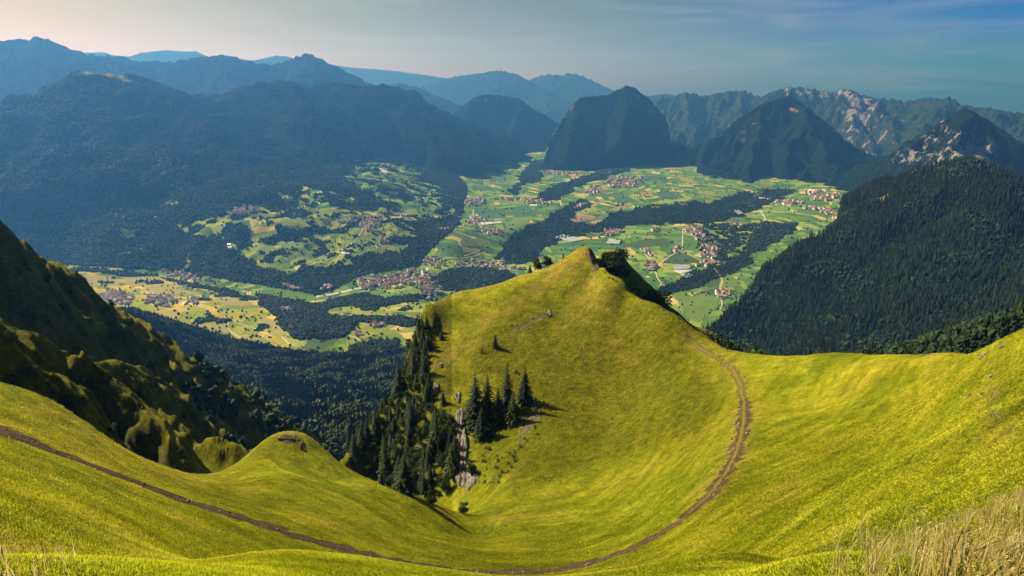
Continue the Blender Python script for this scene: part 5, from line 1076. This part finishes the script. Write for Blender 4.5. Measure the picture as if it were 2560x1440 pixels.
# bushes in the gullies of the left ridge
tries = 0; k = 0
while k < 80 and tries < 4000:
    tries += 1; a = rng.uniform(20, 660); b = rng.uniform(700, 1180); W = hit(left, a, b, 150, 770, 400)[0]
    if np.isnan(W[0]): continue
    N = left.normal(W[None, 0], W[None, 1])[0]
    if N[0] < 0.15 and rng.random() < 0.8: continue
    if W[2] > -150 and rng.random() < 0.85: continue
    v = 'high' if W[2] > -150 else 'midway' if W[2] > -230 else 'low'; h = 'near side' if a < 250 else 'middle' if a < 450 else 'far end'
    kind = 'shrub' if rng.random() < 0.6 else 'broadleaf_tree'; hh = rng.uniform(1.0, 2.4) if kind == 'shrub' else rng.uniform(2.5, 5.5)
    sz = ('small' if hh < 1.5 else 'wide') if kind == 'shrub' else ('stunted' if hh < 4 else 'full')
    plant(kind, W, hh, f"{sz} {'dark shrub' if kind == 'shrub' else 'dark leafy tree'} {v} in the gullies at the {h} of the grassy ridge", f'gully growth {v} at the {h} of the grassy ridge'); k += 1
# shrubs in the scrub right of the cliff, and in the shaded hollow of the summit
k = 0
for _ in range(400):
    if k >= 46: break
    a, b = rng.uniform(1180, 1350), rng.uniform(1020, 1240)
    if not inpoly(a, b, [(1290,1130),(1350,1030),(1345,1090),(1300,1150),(1230,1230),(1195,1210),(1200,1160),(1185,1120),(1230,1120)]): continue
    W = hit(fg, a, b, 100, 300, 400)[0]
    if np.isnan(W[0]): continue
    v = 'upper' if b < 1100 else 'lower'; hh = rng.uniform(0.7, 2.0); sz = 'small' if hh < 1.1 else 'tall' if hh > 1.6 else 'mid-sized'; hp = 'nearest the cliff' if a < 1235 else 'in the middle' if a < 1290 else 'nearest the open grass'
    plant('shrub', W, hh, f'{sz} dark shrub {hp} of the {v} scrub patch beside the cliff', f'shrubs of the {v} scrub patch'); k += 1
k = 0
for _ in range(300):
    if k >= 40: break
    a = rng.uniform(1495, 1760); t = (a - 1480) / 300; b = 650 + t * 190 + rng.uniform(-12, 22); W = hit(fg, a, b, 150, 330, 400)[0]
    if np.isnan(W[0]) or np.hypot(W[0], W[1]) < 262 - 0 * t: continue
    hh = rng.uniform(0.8, 2.2); sz = 'small' if hh < 1.2 else 'tall' if hh > 1.8 else 'mid-sized'; hp = 'just under the summit' if a < 1550 else 'upper middle' if a < 1620 else 'lower middle' if a < 1690 else 'lowest end'
    plant('shrub', W, hh, f'{sz} dark shrub in the shaded hollow behind the summit, {hp}', 'shrubs of the shaded hollow'); k += 1

# ---- grass
def mat_blade(name, dryc=False):
    t = NT(name); p = t.pos(); oi = t.n('ObjectInfo').outputs['Random']
    if dryc: c = t.ramp(oi, [(0.0, (0.34, 0.23, 0.05)), (0.5, (0.52, 0.40, 0.11)), (1.0, (0.68, 0.56, 0.24))])
    else:
        c, mid = grass_tone(t, p, 5.6)
        c = t.mix(t.mrange(oi, 0.6, 1.0, 0, 0.5), c, (0.85, 0.74, 0.12)); c = t.mix(t.mrange(oi, 0.35, 0.0, 0, 0.5), c, (0.34, 0.38, 0.010))
    return t.done(c, 0.8, None, 0.0, 0.5)
M['blade'] = mat_blade('grass blades'); M['dryblade'] = mat_blade('dry grass blades', True)
def tuft(seed, n=9, w=0.045, spread=0.45, mat='blade', lean=0.5):
    R = random.Random(seed); V = []; F = []
    for i in range(n):
        a = R.uniform(0, 6.283); q = spread * math.sqrt(R.random()); b0 = Vector((q * math.cos(a), q * math.sin(a), -0.12)); a2 = R.uniform(0, 6.283); d = Vector((math.cos(a2), math.sin(a2), 0)); sd = Vector((-d.y, d.x, 0)); h = R.uniform(0.6, 1.1); l = R.uniform(0.1, lean)
        b = len(V); V += [b0 - sd * w, b0 + sd * w, b0 + d * l * 0.35 * h + Vector((0, 0, h * 0.6)) + sd * w * 0.7, b0 + d * l * 0.35 * h + Vector((0, 0, h * 0.6)) - sd * w * 0.7, b0 + d * l * h + Vector((0, 0, h))]
        F += [(b, b + 1, b + 2, b + 3), (b + 3, b + 2, b + 4)]
    me = tri_mesh('tuft', V, F, [M[mat]], smooth=True)
    me.normals_split_custom_set_from_vertices([tuple(Vector((R.gauss(0, 0.3), R.gauss(0, 0.3), 1)).normalized()) for _ in V])   # turf is lit as a surface, not blade by blade
    return me
def stalk(seed, n=5):
    R = random.Random(seed); V = []; F = []
    for i in range(n):
        a = R.uniform(0, 6.283); q = 0.12 * R.random(); b0 = Vector((q * math.cos(a), q * math.sin(a), -0.05)); a2 = R.uniform(0, 6.283); d = Vector((math.cos(a2), math.sin(a2), 0)); sd = Vector((-d.y, d.x, 0)); h = R.uniform(0.55, 1.1); l = R.uniform(0.05, 0.4); w = 0.004
        prev = b0
        for s in range(4):
            t = (s + 1) / 4; nx = b0 + d * l * h * t * t + Vector((0, 0, h * t)); b = len(V); V += [prev - sd * w, prev + sd * w, nx + sd * w * 0.9, nx - sd * w * 0.9]; F.append((b, b + 1, b + 2, b + 3)); prev = nx
        if R.random() < 0.75:
            for s in range(5):
                c = prev + Vector((0, 0, -0.035 * s)) - d * 0.02 * s; e = Vector((R.gauss(0, 1), R.gauss(0, 1), 0.9)).normalized(); b = len(V); V += [c, c + e * 0.045 + sd * 0.008, c + e * 0.06, c + e * 0.045 - sd * 0.008]; F.append((b, b + 1, b + 2, b + 3))
    return tri_mesh('stalk', V, F, [M['dryblade']])
TU = [unlinked('tuft', tuft(i, 12, 0.03, 0.5)) for i in range(14)]; TD = [unlinked('dry_tuft', tuft(60 + i, 11, 0.02, 0.4, 'dryblade', 0.8)) for i in range(3)]; ST = [unlinked('stalk', stalk(80 + i)) for i in range(5)]
n = 1100000; az = np.radians(rng.uniform(-47, 47, n)); r = 3.2 * (150 / 3.2) ** rng.random(n)
x, y = np.sin(az) * r, np.cos(az) * r; sp = 0.08 + 0.0046 * r
z = fg.sample(x, y); ok = in_frame(x, y, z, 80)
x, y, z, r, sp = x[ok], y[ok], z[ok], r[ok], sp[ok]
i = thin(np.arctan2(x, y) / 0.0050, np.log(r + 17.4) / 0.0050, 1.0); x, y, z, r, sp = x[i], y[i], z[i], r[i], sp[i]
px, py = pix(x, y, z)
N = fg.normal(x, y); face = (N * np.stack([-x, -y, -z], -1)).sum(-1) / np.sqrt(x * x + y * y + z * z)
ok = (face > -0.05) & (rng.random(len(x)) < sstep(150, 85, r))
dt = np.full(len(x), 9.0)
step = tpath[::6]
for j in range(0, len(x), 20000):
    dt[j:j + 20000] = np.sqrt(((np.stack([x[j:j + 20000], y[j:j + 20000]], -1)[:, None] - step[None, :, :2]) ** 2).sum(-1)).min(1)
hw = np.interp(px, [0, 600, 900, 1200, 1500, 1800], [2.9, 2.8, 2.8, 2.7, 2.2, 1.8]) + 0.6 * fbm(x / 2.0, y / 2.0, 3, 401); on = dt < hw
ok &= ~(on & (rng.random(len(x)) < np.where(py < 1010, 0.6, 0.96)))
x, y, z, r, sp = x[ok], y[ok], z[ok], r[ok], sp[ok]
hgt = (0.075 + 0.0006 * r) * rng.uniform(0.6, 1.3, len(x)) * (1 + 0.4 * fbm(x / 3, y / 3, 3, 402))
N = N[ok]; rx = np.arctan2(-N[:, 1], N[:, 2]); ry = np.arctan2(N[:, 0], np.hypot(N[:, 1], N[:, 2]))
scatter('meadow_grass', TU, np.stack([x, y, z], -1), wh(np.maximum(hgt, 0.05), sp * 2.1 / np.maximum(hgt, 0.05)), tilt=np.stack([rx, ry], -1), rotz=0.0)
print('grass', len(x))
n = 150000; az = np.radians(rng.uniform(-44, 44, n)); r = np.sqrt(rng.uniform(80 ** 2, 335 ** 2, n)); x, y = np.sin(az) * r, np.cos(az) * r; z = fg.sample(x, y); ok = in_frame(x, y, z, 20)
N = fg.normal(x, y); face = (N * np.stack([-x, -y, -z], -1)).sum(-1) / np.sqrt(x * x + y * y + z * z); px, py = pix(x, y, z)
dens = 0.45 + 0.55 * sstep(-0.3, 0.4, fbm(x / 14, y / 14, 3, 405)); dtr = np.full(n, 9.0)
for j in range(0, n, 20000): dtr[j:j + 20000] = np.sqrt(((np.stack([x[j:j + 20000], y[j:j + 20000]], -1)[:, None] - step[None, :, :2]) ** 2).sum(-1)).min(1)
ok &= (face > 0.0) & (rng.random(n) < dens) & (dtr > 2.0); x, y, z, r, N = x[ok], y[ok], z[ok], r[ok], N[ok]
rx = np.arctan2(-N[:, 1], N[:, 2]); ry = np.arctan2(N[:, 0], np.hypot(N[:, 1], N[:, 2])); hgt = rng.uniform(0.08, 0.24, len(x)) * np.clip(r / 180, 0.6, 1.4)
scatter('meadow_tussocks', TU, np.stack([x, y, z], -1), wh(hgt, rng.uniform(1.6, 3.2, len(x))), tilt=np.stack([rx, ry], -1), rotz=0.0)
print('tussocks', len(x))
# dry tall grass at the two lower corners
def dry_points(n, reg):
    az = np.radians(rng.uniform(-47, 47, n)); r = rng.uniform(2.6, 26, n); x, y = np.sin(az) * r, np.cos(az) * r; z = fg.sample(x, y); px, py = pix(x, y, z); ok = rng.random(n) < reg(px, py, r); return np.stack([x[ok], y[ok], z[ok]], -1)
Pq = dry_points(11000, lambda px, py, r: np.clip(1.1 * blob(px, py, 2580, 1480, 230, 190) + 0.22 * blob(px, py, 2300, 1480, 220, 120) + 0.22 * blob(px, py, -10, 1500, 150, 110) + 0.07 * blob(px, py, 180, 1480, 160, 100), 0, 1) * 0.8)
scatter('dry_grass_stalks', ST, Pq, rng.uniform(0.4, 0.8, len(Pq)) * np.where(Pq[:, 0] < 0, 0.7, 1.0), tilt=rng.normal(0, 0.12, (len(Pq), 2)))
Pw = dry_points(9000, lambda px, py, r: np.clip(1.0 * blob(px, py, 2580, 1490, 210, 170) + 0.4 * blob(px, py, -10, 1500, 130, 90), 0, 1) * 0.7)
scatter('dry_grass_tufts', TD, Pw, rng.uniform(0.3, 0.55, len(Pw)))
print('dry', len(Pq), len(Pw))
# ================================================================== HAZE
def haze():
    m = D.materials.new('valley haze'); m.use_nodes = True; t = m.node_tree; t.nodes.clear()
    o = t.nodes.new('ShaderNodeOutputMaterial'); v = t.nodes.new('ShaderNodeVolumePrincipled')
    v.inputs['Color'].default_value = (0.07, 0.25, 0.61, 1); v.inputs['Density'].default_value = HAZE
    v.inputs['Absorption Color'].default_value = (0.83, 0.5, 0.0, 1); v.inputs['Anisotropy'].default_value = 0.36
    t.links.new(v.outputs[0], o.inputs['Volume'])
    x0, x1, y0, y1, z0, z1 = -24000, 24000, -6000, 24000, -1062, 1230
    vv = [(x, y, z) for z in (z0, z1) for y in (y0, y1) for x in (x0, x1)]
    f = [(0, 2, 3, 1), (4, 5, 7, 6), (0, 1, 5, 4), (2, 6, 7, 3), (0, 4, 6, 2), (1, 3, 7, 5)]
    ob = link(D.objects.new('haze', mesh_np('haze', vv, f, m, False))); tag(ob, kind='stuff')
HAZE = 7.8e-5
haze()
